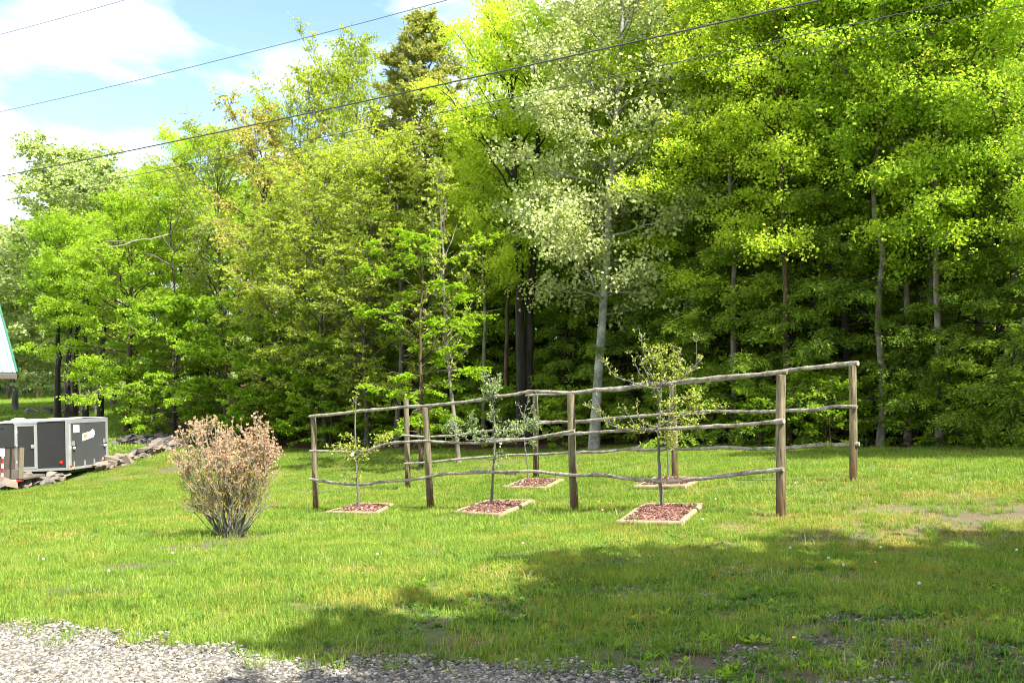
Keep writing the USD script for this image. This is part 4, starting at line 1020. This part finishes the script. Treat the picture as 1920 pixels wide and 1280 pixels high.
fruit("fruit_tree", "young tree in the leftmost front bed, nearly bare thin trunk above low tufts of leaves", [(673, 950), (670, 905), (667, 845), (666, 800), (667, 740)],
      [([(668, 846), (645, 840), (620, 836)], 1.6), ([(668, 846), (700, 842), (735, 815)], 1.9), ([(668, 850), (690, 855), (700, 856)], 1.0), ([(667, 820), (650, 815), (640, 820)], 1.0), ([(668, 900), (650, 895), (640, 888)], 0.8), ([(668, 895), (678, 888), (681, 880)], 0.9), ([(667, 780), (662, 760), (668, 735)], 0.6)], 18.35, 0.022, "leaf_fruit", 7, 31, leaf=0.045, tag=(662, 850), fol=((655, 838, 30, 18, 160), (715, 822, 22, 18, 160), (672, 842, 40, 22, 140)))
fruit("fruit_tree", "young tree in the middle front bed, tall grey-green column of leaves with side arms", [(921, 944), (925, 880), (928, 825), (926, 770), (922, 730)],
      [([(926, 820), (880, 826), (845, 800), (836, 790)], 1.2), ([(926, 820), (880, 810), (885, 780)], 1.2), ([(926, 822), (970, 822), (990, 800)], 1.3), ([(925, 730), (915, 712), (912, 700)], 1.4), ([(925, 740), (934, 722), (932, 708)], 1.4), ([(926, 860), (940, 850), (945, 845)], 1.2), ([(927, 790), (932, 805), (934, 815)], 1.5)],
      16.35, 0.022, "leaf_fruit_grey", 6, 32, leaf=0.04, tag=(940, 826), fol=((848, 805, 22, 22, 260), (885, 795, 11, 24, 170), (922, 735, 20, 26, 260), (912, 712, 9, 14, 60), (933, 712, 8, 14, 60), (924, 775, 12, 24, 110), (933, 802, 9, 22, 120), (935, 855, 16, 20, 110), (960, 812, 18, 14, 80)))
fruit("fruit_tree", "largest young tree, in the nearest bed, with a round yellow-green top above the rails", [(1243, 958), (1242, 945), (1237, 900), (1235, 850), (1234, 805), (1238, 760), (1240, 715)],
      [([(1235, 805), (1190, 812), (1140, 795), (1122, 772), (1098, 757)], 0.9), ([(1235, 805), (1180, 806), (1140, 790), (1118, 745)], 0.8), ([(1235, 806), (1195, 800), (1170, 765), (1163, 765)], 0.7), ([(1235, 803), (1200, 790), (1192, 752)], 0.7), ([(1234, 730), (1200, 722), (1150, 705), (1121, 665)], 0.9), ([(1236, 740), (1215, 690), (1203, 640), (1199, 612)], 0.8), ([(1238, 735), (1200, 700), (1180, 655)], 0.7), ([(1240, 725), (1250, 690), (1240, 660)], 1.2), ([(1240, 725), (1275, 690), (1276, 655)], 0.9),
       ([(1240, 730), (1305, 690), (1302, 625)], 0.9), ([(1240, 730), (1310, 680), (1313, 665)], 0.9), ([(1236, 800), (1270, 780), (1330, 775), (1352, 762)], 0.9), ([(1236, 800), (1290, 790), (1322, 785)], 1.1), ([(1236, 780), (1275, 745), (1312, 740)], 1.2), ([(1237, 760), (1222, 720), (1205, 665)], 0.8)],
      14.0, 0.027, "leaf_fruit", 5, 33, leaf=0.036, fol=((1245, 672, 44, 28, 400), (1262, 700, 40, 24, 220), (1300, 745, 22, 20, 260), (1262, 765, 26, 26, 180), (1260, 820, 24, 20, 260), (1275, 700, 18, 16, 100), (1302, 790, 26, 12, 90), (1350, 762, 14, 12, 50)))
fruit("fruit_tree", "young tree in the left rear bed, grey-green leaves at rail height and bare tips", [(990, 898), (989, 870), (984, 835), (982, 805), (983, 780)],
      [([(983, 810), (960, 798), (950, 795)], 1.2), ([(983, 805), (1000, 792), (1012, 785)], 1.2), ([(983, 790), (985, 765), (993, 748)], 0.15), ([(983, 790), (975, 765), (970, 755)], 0.15), ([(983, 795), (1000, 760), (1003, 738)], 0.1), ([(986, 830), (1000, 832), (1003, 836)], 0.9)], 20.3, 0.02, "leaf_fruit_grey", 6, 34, leaf=0.05, fol=((962, 800, 18, 16, 180), (985, 795, 18, 18, 200), (1003, 793, 14, 14, 130), (992, 828, 14, 10, 60)))
fruit("fruit_tree", "slim young tree in the right rear bed, half hidden behind the largest one", [(1254, 898), (1252, 850), (1253, 800), (1256, 760), (1256, 730)],
      [([(1253, 800), (1240, 780), (1230, 770)], 0.7), ([(1253, 800), (1275, 780), (1290, 775)], 0.8), ([(1255, 760), (1262, 735), (1258, 715)], 0.5), ([(1253, 830), (1262, 820), (1275, 812)], 0.9)], 18.0, 0.02, "leaf_fruit", 5, 35, leaf=0.042, fol=((1268, 800, 16, 20, 110),))

# ------------------------------------------------------------------ pinkish shrub on the lawn
g = np.random.default_rng(77)
sb = gnd(432, 1008)
shrub = thing("budding_shrub", "round twiggy shrub with pinkish brown buds standing alone on the lawn", "shrub", sb)
stems, twigs, tipsP, tipsD = [], [], [], []
lo_tw, lo_d = [], []
for i in range(60):
    a = g.uniform(0, 6.28)
    q = rv(g, 1)[0] * g.random() ** 0.33
    q[2] = abs(q[2]) if i < 38 else -abs(q[2])
    top = np.array([q[0] * 0.66, q[1] * 0.64, 1.02 + q[2] * (0.56 if q[2] > 0 else 0.44) + g.normal(0, 0.04)])
    a = math.atan2(q[1], q[0]) + g.normal(0, 0.3)
    b = np.array([math.cos(a), math.sin(a), 0]) * g.uniform(0.02, 0.12); b[2] = -0.05
    m1 = b * 0.7 + top * g.uniform(0.36, 0.6) + np.append(g.normal(0, 0.04, 2), 0); m1[2] = top[2] * 0.36
    m2 = top * 0.86 + np.append(g.normal(0, 0.04, 2), 0); m2[2] = top[2] * 0.68
    P = resample([b, m1, m2, top], 12); P[1:] += np.cumsum(g.normal(0, 0.014, (11, 3)), 0)
    stems.append(tubes(P, np.linspace(0.0095, 0.003, 12) * g.uniform(0.6, 1.5), 5))
    nb = 12
    k = g.integers(4, 12, nb)
    s = P[k]
    dirv = unit((P[np.minimum(k, 11)] - P[k - 1]) * 8 + rv(g, nb) * 0.75 + np.array([0, 0, 0.55]) + np.column_stack([s[:, :2] * 0.7, np.zeros(nb)]))
    ln = g.uniform(0.08, 0.26, nb)
    e = s + dirv * ln[:, None]
    mid = (s + e) / 2 + rv(g, nb) * 0.02
    twigs.append(tubes(np.stack([s, mid, e], 1), np.repeat([[0.005, 0.0038, 0.0025]], nb, 0), 3))
    for rep in range(4):
        d3 = unit(dirv + rv(g, nb) * 0.7 + np.array([0, 0, 0.35])); l3 = g.uniform(0.05, 0.15, nb)
        f0 = g.uniform(0.3, 1.0, (nb, 1)); s3 = s * (1 - f0) + e * f0
        e3 = s3 + d3 * l3[:, None]
        twigs.append(tubes(np.stack([s3, e3], 1), np.repeat([[0.0032, 0.002]], nb, 0), 3))
        hi = (e3[:, 2] + g.normal(0, 0.1, nb)) > 0.92
        tipsP.append(e3[hi]); tipsD.append(d3[hi]); lo_tw.append(e3[~hi]); lo_d.append(d3[~hi])
    tipsP.append(e[e[:, 2] > 0.8]); tipsD.append(dirv[e[:, 2] > 0.8])
    tipsP.append(top[None]); tipsD.append(np.array([[0, 0, 1.0]]))
part(shrub, "stems", merge(stems), M["bark_grey"])
part(shrub, "twigs", merge(twigs), M["twig_tan"], kind="stuff")
B = np.vstack(tipsP); D = np.vstack(tipsD)
o = np.repeat(np.arange(len(B)), 7)
A = unit(D[o] * 0.9 + rv(g, len(o)) * 0.8); N = rv(g, len(o)); N = unit(N - A * (N * A).sum(1, keepdims=True))
Ls = g.uniform(0.018, 0.040, len(o))
part(shrub, "buds", leaves(B[o] - D[o] * 0.006, A, N, Ls, Ls * 0.55, 0.3), M["bud_leaf"], kind="stuff")
B = np.vstack(lo_tw); D = np.vstack(lo_d); o = np.repeat(np.arange(len(B)), 6)
A = unit(D[o] + rv(g, len(o))); N = rv(g, len(o)); N = unit(N - A * (N * A).sum(1, keepdims=True)); Ls = g.uniform(0.014, 0.028, len(o))
part(shrub, "young_leaves", leaves(B[o], A, N, Ls, Ls * 0.5, 0.2), M["bud_green"], kind="stuff")

# ------------------------------------------------------------------ enclosed trailer
tz = at(128, 881, 33.7)                                   # near rear corner, lower edge of the box
tdir = math.degrees(math.atan2(0.40, -2.6))               # local +x runs from the rear to the nose
tr = thing("enclosed_trailer", "black enclosed cargo trailer with aluminium trim parked by the stones", "trailer")
xf = UsdGeom.Xformable(stage.GetPrimAtPath(tr)); xf.ClearXformOpOrder()
for op in stage.GetPrimAtPath(tr).GetAttributes():
    if op.GetName().startswith("xformOp:"):
        stage.GetPrimAtPath(tr).RemoveProperty(op.GetName())
xf.AddTranslateOp().Set(Gf.Vec3d(*map(float, tz))); xf.AddRotateZOp().Set(float(math.degrees(math.atan2(0.13, -0.99)))); xf.AddRotateYOp().Set(2.6)
# local frame: x towards the nose (left in the photograph), y towards the camera; rear face at x = 0; box from y = -2.55 to y = 0
TL, TW_, TH = 2.55, 2.5, 1.72


def bx(x0, x1, y0, y1, z0, z1):
    b = trimesh.creation.box([x1 - x0, y1 - y0, z1 - z0]); b.apply_translation([(x0 + x1) / 2, (y0 + y1) / 2, (z0 + z1) / 2]); return b


def cyl(r, h, axis, c, n=20):
    b = trimesh.creation.cylinder(radius=r, height=h, sections=n)
    if axis == "x":
        b.apply_transform(trimesh.transformations.rotation_matrix(math.pi / 2, [0, 1, 0]))
    if axis == "y":
        b.apply_transform(trimesh.transformations.rotation_matrix(math.pi / 2, [1, 0, 0]))
    b.apply_translation(c); return b


nose = 0.95
import shapely.geometry as sg
poly = sg.Polygon([(0.02, -0.01), (TL, -0.01), (TL + nose, -TW_ / 2), (TL, -TW_ + 0.01), (0.02, -TW_ + 0.01)])
body = trimesh.creation.extrude_polygon(poly, TH - 0.14); body.apply_translation([0, 0, 0.08])
tpart(tr, "body", body, M["trailer_paint"])
for k in range(1, 2):
    tpart(tr, "panel_seam", bx(1.02 * k + 0.75, 1.02 * k + 0.765, -0.012, -0.006, 0.1, TH - 0.09), M["black_steel"])
# roof: shallow crown, light metal
n = 13
ys = np.linspace(0.01, -TW_ - 0.01, n); zc = TH - 0.03 + 0.06 * np.sin(np.linspace(0, math.pi, n))
rv_, rf_ = [], []
for xx in (0.0, TL + 0.02):
    for y_, z_ in zip(ys, zc):
        rv_.append((xx, y_, z_))
ii = np.arange(2 * n).reshape(2, n)
rq = [(ii[0, j], ii[1, j], ii[1, j + 1], ii[0, j + 1]) for j in range(n - 1)]
top = np.array(rv_); bot = top - np.array([0, 0, 0.025])
V = np.vstack([top, bot]); rq = np.array(rq)
F = np.vstack([rq, rq[:, ::-1] + 2 * n, np.array([(ii[0, j], ii[0, j + 1], ii[0, j + 1] + 2 * n, ii[0, j] + 2 * n) for j in range(n - 1)]), np.array([(ii[1, j + 1], ii[1, j], ii[1, j] + 2 * n, ii[1, j + 1] + 2 * n) for j in range(n - 1)])])
part(tr, "roof", (V, F), M["trailer_roof"])
hull = trimesh.PointCloud([(TL + 0.02, 0.0, TH - 0.03), (TL + 0.02, -TW_, TH - 0.03), (TL + nose, -TW_ / 2, TH - 0.3), (TL + 0.02, -TW_ / 2, TH + 0.03), (TL + 0.02, 0, TH - 0.07), (TL + 0.02, -TW_, TH - 0.07), (TL + nose, -TW_ / 2, TH - 0.34)]).convex_hull
tpart(tr, "nose_cap", hull, M["trailer_paint"])
dome_v = trimesh.creation.icosphere(2, 1.0); dome_v.vertices *= [0.26, 0.22, 0.10]; dome_v.apply_translation([TL - 0.5, -0.45, TH + 0.0])
tpart(tr, "roof_vent", dome_v, M["white_plastic"], smooth=True)
# aluminium trim
tpart(tr, "side_rail", bx(0.0, TL, -0.03, 0.012, 0.0, 0.085), M["aluminium"])
tpart(tr, "side_rail", bx(0.0, TL, -TW_ - 0.012, -TW_ + 0.03, 0.0, 0.085), M["aluminium"])
tpart(tr, "roof_rail", bx(0.004, TL, -0.03, 0.014, TH - 0.075, TH - 0.03), M["aluminium"])
tpart(tr, "corner_post", bx(-0.02, 0.07, -0.075, 0.018, 0.0, TH - 0.02), M["aluminium"])
tpart(tr, "corner_post", bx(-0.02, 0.07, -TW_ - 0.018, -TW_ + 0.075, 0.0, TH - 0.02), M["aluminium"])
tpart(tr, "rear_header", bx(-0.022, 0.05, -TW_ + 0.078, -0.078, TH - 0.17, TH - 0.022), M["aluminium"])
tpart(tr, "rear_sill", bx(-0.024, 0.05, -TW_ + 0.078, -0.078, 0.0, 0.09), M["aluminium"])
tpart(tr, "nose_trim", bx(TL - 0.02, TL + 0.03, -0.03, 0.014, 0.06, TH - 0.05), M["trailer_paint"])
# rear ramp door
dr_ = numbered("ramp_door", tr)
raw(dr_, *meshkit.arrays(bx(-0.03, 0.012, -TW_ + 0.16, -0.16, 0.10, TH - 0.185), False)[:2], M["ramp_paint"])
for y0 in (-0.155, -TW_ + 0.085):
    tpart(dr_, "door_frame", bx(-0.036, 0.01, y0, y0 + 0.07, 0.095, TH - 0.18), M["aluminium"])
for y0 in (-0.30, -0.95, -1.55, -2.22):
    tpart(dr_, "hinge", bx(-0.05, -0.028, y0 - 0.03, y0 + 0.03, 0.03, 0.27), M["aluminium"])
for y0 in (-0.28, -TW_ + 0.28):
    tpart(dr_, "latch_bar", bx(-0.05, -0.034, y0 - 0.17, y0 + 0.12, 0.78, 0.82), M["black_steel"])
    tpart(dr_, "latch", bx(-0.075, -0.046, y0 - 0.02, y0 + 0.09, 0.80, 0.95), M["aluminium"])
    tpart(dr_, "latch_knob", trimesh.creation.icosphere(2, 0.05).apply_translation([-0.075, y0 + 0.02, 0.72]), M["white_plastic"], smooth=True)
st = trimesh.creation.extrude_polygon(sg.box(-0.15, -0.11, 0.15, 0.11).buffer(0.02), 0.004); st.apply_transform(trimesh.transformations.rotation_matrix(math.pi / 2, [1, 0, 0])); st.apply_transform(trimesh.transformations.rotation_matrix(math.pi / 2, [0, 0, 1]))
st1 = st.copy(); st1.apply_translation([-0.034, -0.48, TH - 0.36]); tpart(dr_, "sticker", st1, M["white_plastic"])
logo = sg.Polygon([(-0.36, -0.17), (0.33, -0.06), (0.37, 0.02), (0.36, 0.14), (0.28, 0.17), (0.2, 0.11), (-0.02, 0.08), (-0.34, 0.04)]).buffer(0.02)
lg = trimesh.creation.extrude_polygon(logo, 0.004)
MT = np.array([[0, 0, -1, -0.034], [-1, 0, 0, -1.2], [0, 1, 0, TH - 0.60], [0, 0, 0, 1.0]])
lg.apply_transform(MT); tpart(dr_, "decal", lg, M["white_plastic"])
lr = trimesh.creation.extrude_polygon(sg.Polygon([(-0.32, -0.10), (-0.06, -0.065), (-0.05, 0.045), (-0.31, 0.01)]), 0.004)
MT2 = MT.copy(); MT2[0, 3] = -0.0385; lr.apply_transform(MT2); tpart(dr_, "decal_print", lr, M["orange_print"])
for y0 in (-0.12, -TW_ + 0.12):
    tpart(tr, "tail_light", bx(-0.045, -0.02, y0 - 0.055, y0 + 0.055, 0.10, 0.15), M["red_lens"])
# side door
sd = numbered("side_door", tr)
raw(sd, *meshkit.arrays(bx(1.20, 1.80, -0.01, 0.008, 0.16, 1.52), False)[:2], M["trailer_paint"])
for b in (bx(1.10, 1.195, -0.012, 0.02, 0.09, 1.60), bx(1.805, 1.90, -0.012, 0.02, 0.09, 1.60), bx(1.197, 1.803, -0.012, 0.02, 1.525, 1.60), bx(1.197, 1.803, -0.012, 0.02, 0.09, 0.155)):
    tpart(sd, "frame", b, M["aluminium"])
tpart(sd, "rain_gutter", bx(1.08, 1.92, -0.012, 0.035, 1.603, 1.64), M["aluminium"])
tpart(sd, "handle", bx(1.21, 1.30, 0.009, 0.04, 0.78, 0.90), M["aluminium"])
for zz in (0.35, 0.85, 1.35):
    tpart(sd, "hinge", bx(1.80, 1.84, 0.021, 0.034, zz - 0.05, zz + 0.05), M["white_plastic"])
tpart(tr, "marker_light", cyl(0.055, 0.02, "y", [0.24, 0.006, 0.27]), M["red_lens"], smooth=40)
tpart(tr, "marker_light", cyl(0.04, 0.02, "y", [2.35, 0.006, TH - 0.2]), M["black_steel"], smooth=40)
tpart(tr, "chassis", bx(0.1, TL + 0.4, -TW_ + 0.3, -0.3, -0.10, 0.0), M["black_steel"])
for y0 in (-0.42, -TW_ + 0.42):
    wname = numbered("wheel", tr)
    raw(wname, *meshkit.arrays(cyl(0.29, 0.2, "y", [1.25, y0, -0.17], 28), 40)[:2], M["rubber"])
    tpart(wname, "rim", cyl(0.16, 0.22, "y", [1.25, y0, -0.17], 20), M["aluminium"], smooth=40)

# ------------------------------------------------------------------ open utility trailer at the left edge
ub = at(43, 903, 31.2)
ut = thing("utility_trailer", "open utility trailer with wire mesh side and red and white tape at the left edge", "trailer", ub)
# local: x to the right along its side (photograph's right end at x = 0), y away from the camera
W0 = -2.6
tpart(ut, "end_board", bx(-0.115, 0.0, -0.03, 0.03, 0.10, 1.06), M["tan_board"])
tpart(ut, "top_rail", bx(W0, 0.005, -0.02, 0.03, 1.062, 1.10), M["black_steel"])
tpart(ut, "bottom_board", bx(W0, -0.12, -0.012, 0.02, 0.10, 0.36), M["brown_board"])
tpart(ut, "deck", bx(W0, -0.01, 0.035, 1.5, 0.06, 0.12), M["brown_board"])
tpart(ut, "frame_rail", bx(W0, 0.0, -0.035, 0.03, 0.0, 0.095), M["black_steel"])
for xx in (-0.38, -0.98, -1.6, -2.2):
    tpart(ut, "upright", bx(xx - 0.022, xx + 0.022, -0.022, 0.024, 0.10, 1.06), M["black_steel"])
wires = []
for xx in np.arange(W0, -0.12, 0.032):
    wires.append(meshkit.arrays(bx(xx, xx + 0.011, 0.0, 0.008, 0.36, 1.06))[:2])
for zz in np.arange(0.37, 1.06, 0.032):
    wires.append(meshkit.arrays(bx(W0, -0.12, 0.009, 0.016, zz, zz + 0.011))[:2])
part(ut, "wire_mesh", merge(wires), M["brown_board"])
for k in range(9):
    tpart(ut, "tape_strip", bx(-0.03 - 0.16 * (k + 1), -0.03 - 0.16 * k - 0.003, -0.041, -0.036, 0.02, 0.075), M["tape_white" if k % 2 else "tape_red"])
for k in range(6):
    tpart(ut, "tape_strip", bx(-0.66, -0.60, -0.03, -0.025, 0.12 + 0.15 * k, 0.12 + 0.15 * (k + 1) - 0.003), M["tape_red" if k % 2 else "tape_white"])
tpart(ut, "sign_plate", bx(-0.80, -0.57, -0.036, -0.031, 0.78, 1.03), M["white_plastic"])
for y0 in (0.15, 1.35):
    tpart(ut, "wheel", cyl(0.28, 0.18, "y", [-1.6, y0, -0.02], 24), M["rubber"], smooth=40)

# ------------------------------------------------------------------ stones
def slab(g, sx, sy, sz):
    p = g.uniform(-0.5, 0.5, (14, 3)); p = np.sign(p) * np.abs(p) ** 0.45 * 0.72
    m = trimesh.PointCloud(p * np.array([sx, sy, sz])).convex_hull
    a = trimesh.transformations.euler_matrix(g.normal(0, 0.28), g.normal(0, 0.28), g.uniform(0, 6.28))
    m.apply_transform(a); return m


def stone_row(name, label, line, n, width, layers, size, seed, mats):
    g = np.random.default_rng(seed)
    P = np.array([gnd(*p) for p in line])
    c = P.mean(0)
    path = thing(name, label, "stones", c)
    Q = resample(P, 200)
    for i in range(n):
        k = g.uniform(0, 199); q = Q[int(k)]
        s = size * g.uniform(0.55, 1.35)
        m = slab(g, s * g.uniform(0.8, 1.4), s * g.uniform(0.6, 1.0), s * g.uniform(0.22, 0.5))
        off = g.normal(0, width)
        lay = g.random() * layers
        x, y = q[0] + off * 0.5, q[1] + off
        m.apply_translation(np.array([x, y, float(hgt(np.array([x]), np.array([y]))[0]) + 0.05 + lay * max(0.1, 1 - abs(off) / (width * 2))]) - c)
        tpart(path, "stone", m, M[mats[g.integers(0, len(mats))]])


stone_row("stone_pile", "heap of flat tan fieldstones in front of the trailers", [(-40, 925), (0, 922), (40, 915), (80, 908), (112, 902)], 56, 0.26, 0.42, 0.50, 3, ["stone", "stone_tan", "stone_tan", "stone_grey"])
stone_row("stone_wall", "tumbled fieldstone wall running from the black trailer back to the woods", [(192, 884), (215, 874), (250, 862), (285, 852), (305, 845), (330, 834)], 130, 0.32, 0.30, 0.46, 4, ["stone", "stone_tan", "stone_grey", "stone"])
stone_row("stone_wall", "dark stone wall in shade at the edge of the woods above the first wall", [(240, 832), (265, 828), (300, 826), (335, 828)], 44, 0.3, 0.26, 0.42, 5, ["stone_grey"])
stone_row("stone_wall", "dark stone bank in front of the far lawn, above the black trailer's roof", [(62, 776), (85, 774), (110, 773), (140, 774), (170, 776)], 26, 0.4, 0.45, 0.65, 6, ["stone_grey", "stone_grey", "stone"])

# ------------------------------------------------------------------ building corner with green metal roof
e0 = at(32, 698, 25.0)                                   # right end of the eave
shed = thing("green_roofed_building", "building with pale green ribbed metal roof reaching in at the left edge", "building", e0)
LX, RUN, RISE = 7.0, 4.2, 3.6
# the roof rises away from the eave; its right rake leans left in the photograph, so the ridge lies back and left a little
slope = math.atan2(RISE, RUN)
yaw = math.radians(39)
ex = np.array([-math.cos(yaw), math.sin(yaw) * -1 * -1, 0]); ey = np.array([-math.sin(yaw), -math.cos(yaw), 0]) * -1
ex = np.array([-math.cos(yaw), -math.sin(yaw), 0]); ey = np.array([-math.sin(yaw), math.cos(yaw), 0])


def rp(u, v, w=0.0):
    """u along the eave to the left, v up the slope (0..1), w out of the roof plane"""
    nrm = unit(np.cross(ex, ey * RUN + np.array([0, 0, RISE])) * -1)
    nrm = nrm if nrm[2] > 0 else -nrm
    return ex * u + ey * RUN * v + np.array([0, 0, RISE * v]) + nrm * w


def quadbox(c8):
    return trimesh.PointCloud(np.array(c8)).convex_hull


tpart(shed, "roof", quadbox([rp(u, v, w) for u in (0.02, LX) for v in (0, 1) for w in (-0.05, -0.005)]), M["roof_green"])
for k in range(31):
    u = 0.10 + 0.225 * k
    if u > LX - 0.1:
        break
    tpart(shed, "roof_rib", quadbox([rp(u - 0.022, v, -0.004) for v in (0, 1)] + [rp(u + 0.022, v, -0.004) for v in (0, 1)] + [rp(u - 0.012, v, 0.022) for v in (0, 1)] + [rp(u + 0.012, v, 0.022) for v in (0, 1)]), M["roof_green"])
tpart(shed, "rake_trim", quadbox([rp(u, v, w) for u in (-0.02, 0.025) for v in (0, 1) for w in (-0.12, 0.027)]), M["roof_trim"])
tpart(shed, "fascia", quadbox([rp(u, v, 0) + np.array([0, 0, z]) for u in (0.0, LX) for v in (0.0, 0.008) for z in (-0.16, -0.055)]), M["fascia"])
tpart(shed, "roof_back", quadbox([ex * u + ey * (RUN + RUN * v) + np.array([0, 0, RISE * (1 - v) - w]) for u in (0.02, LX) for v in (0.0, 1) for w in (0.005, 0.06)]), M["roof_green"])
gb = hgt(np.array([e0[0]]), np.array([e0[1]]))[0] - e0[2] - 0.4
wall = []
for u in (0.95, LX - 0.4):
    wall += [ex * u + ey * v + np.array([0, 0, z]) for v in (0.5, 2 * RUN - 0.5) for z in (gb, 0.32)] + [ex * u + ey * RUN + np.array([0, 0, RISE - 0.22])]
tpart(shed, "wall", quadbox(wall), M["siding"])

# ------------------------------------------------------------------ overhead wires
def wire(a, b, da, db, r, label, mat, sag=0.25):
    A, B = at(*a, da), at(*b, db)
    dirv = (B - A)
    A2, B2 = A - dirv * 0.9, B + dirv * 0.9
    k = np.linspace(0, 1, 60)
    P = A2 + (B2 - A2) * k[:, None]
    kk = (k - 0.9 / 2.8) / (1 / 2.8)
    P[:, 2] += sag * ((kk - 0.5) ** 2 - 0.25)
    c = A
    path = numbered("overhead_wire")
    v, f, n = tubes(P - c, np.full(60, r), 6)
    pr = raw(path, v, f, M[mat], n)
    UsdGeom.Xformable(pr).AddTranslateOp().Set(Gf.Vec3d(*map(float, c)))
    say(pr, label, "wire")


wire((0, 65), (235, 0), 24, 22, 0.007, "thin overhead wire, topmost, crossing only the upper left corner", "cable_light", 0.05)
wire((0, 210), (840, 0), 24, 16.5, 0.007, "thin overhead wire, second from the top, ending above the pointed evergreen", "cable_light")
wire((0, 331), (1540, 0), 26, 13.5, 0.0135, "thickest overhead wire, crossing in front of the pale grey trunk", "cable")
wire((0, 377), (1505, 66), 27, 15, 0.0075, "thin dark overhead wire just below the thickest one", "cable")
wire((0, 391), (1400, 118), 27.3, 16, 0.005, "thinnest overhead wire, lowest of all on the left", "cable")

# ------------------------------------------------------------------ dead bare tree with pale limbs
g = np.random.default_rng(123)
bd = on((330 - 960) / FPX * 44, 44)
dt = thing("dead_tree", "dead bare tree with pale limbs reaching left over the bright spreading tree", "tree", bd)
def up(px, py, d=44):
    return at(px, py, d) - bd
T0 = resample([np.array([0, 0, -0.2]), up(332, 640), up(326, 520), up(318, 440), up(322, 395)], 14)
part(dt, "trunk", tubes(T0, np.linspace(0.07, 0.02, 14), 7), M["bark_dark"])
for pl in ([(318, 440), (280, 448), (240, 452), (192, 453)], [(260, 450), (225, 460), (178, 468)], [(322, 470), (300, 440), (290, 405)], [(322, 480), (345, 450), (352, 420)], [(320, 440), (335, 410), (340, 385)], [(324, 500), (290, 480), (262, 470)]):
    P = resample([up(a, b, 44 - 1.3 * i) for i, (a, b) in enumerate(pl)], 10) + g.normal(0, 0.02, (10, 3))
    part(dt, "limb", tubes(P, np.linspace(0.035, 0.008, 10), 5), M["deadwood"])

# ------------------------------------------------------------------ dandelions
def dandelion(px, py, yellow, label):
    p = gnd(px, py)
    g = np.random.default_rng(int(px * 7 + py))
    path = thing("dandelion", label, "dandelion", p, group="yellow dandelion flowers in the lawn" if yellow else "white dandelion seed heads in the lawn")
    h = g.uniform(0.07, 0.13)
    part(path, "stalk", tubes(resample([[0, 0, -0.01], [0.01, 0, h * 0.6], [0.012, 0.006, h]], 5), np.full(5, 0.003), 5), M["leaf_fresh"])
    m = trimesh.creation.icosphere(1, 0.012 if yellow else 0.0125)
    m.vertices *= (1 + g.uniform(-0.12, 0.12, (len(m.vertices), 1)))
    if yellow:
        m.vertices[:, 2] *= 0.45
    m.apply_translation([0.012, 0.006, h + 0.005]); tpart(path, "flower_head", m, M["flower_yellow" if yellow else "seed_head"])


for px, py in ((1480, 1046), (1650, 1044), (1580, 1078), (1552, 1070), (1722, 1118), (1905, 1048), (1490, 915), (978, 1036), (705, 1053), (1128, 973), (1316, 988), (1708, 909), (1340, 947), (78, 1070), (320, 1056), (200, 1098)):
    dandelion(px, py, False, "small white dandelion seed head on a short stalk in the grass")
for px, py in ((701, 1037), (1008, 999), (1031, 993), (1640, 1081), (1486, 1229), (742, 917), (128, 910), (1784, 860), (1122, 951)):
    dandelion(px, py, True, "small yellow dandelion flower open in the grass")

# two larger stones lying at the edge of the gravel
for (px, py, s, lab, mt) in ((495, 1252, 0.045, "small reddish brown stone lying on the gravel edge", "stone_tan"), (1212, 1275, 0.034, "pale rounded stone at the bottom edge of the picture", "stone_tan"), (402, 1247, 0.045, "small grey-brown stone lying on the sunny gravel", "stone_grey"), (584, 1248, 0.03, "small pale stone where gravel meets grass", "stone_tan")):
    p = gnd(px, py)
    g = np.random.default_rng(int(px))
    m = trimesh.creation.icosphere(2, s); m.vertices *= (1 + 0.25 * meshkit.fbm(m.vertices * 18 + px)[:, None]) * np.array([1.25, 0.9, 0.62])
    v, f, n = meshkit.arrays(m, True)
    pr = raw(numbered("loose_stone"), v, f, M[mt], n)
    UsdGeom.Xformable(pr).AddTranslateOp().Set(Gf.Vec3d(float(p[0]), float(p[1]), float(p[2] + s * 0.45)))
    say(pr, lab, "stone")

print("triangles of tree kinds:", sum(p[2] for p in PROTO.values()), {k: p[2] for k, p in PROTO.items()})
print("grass instances", len(P))
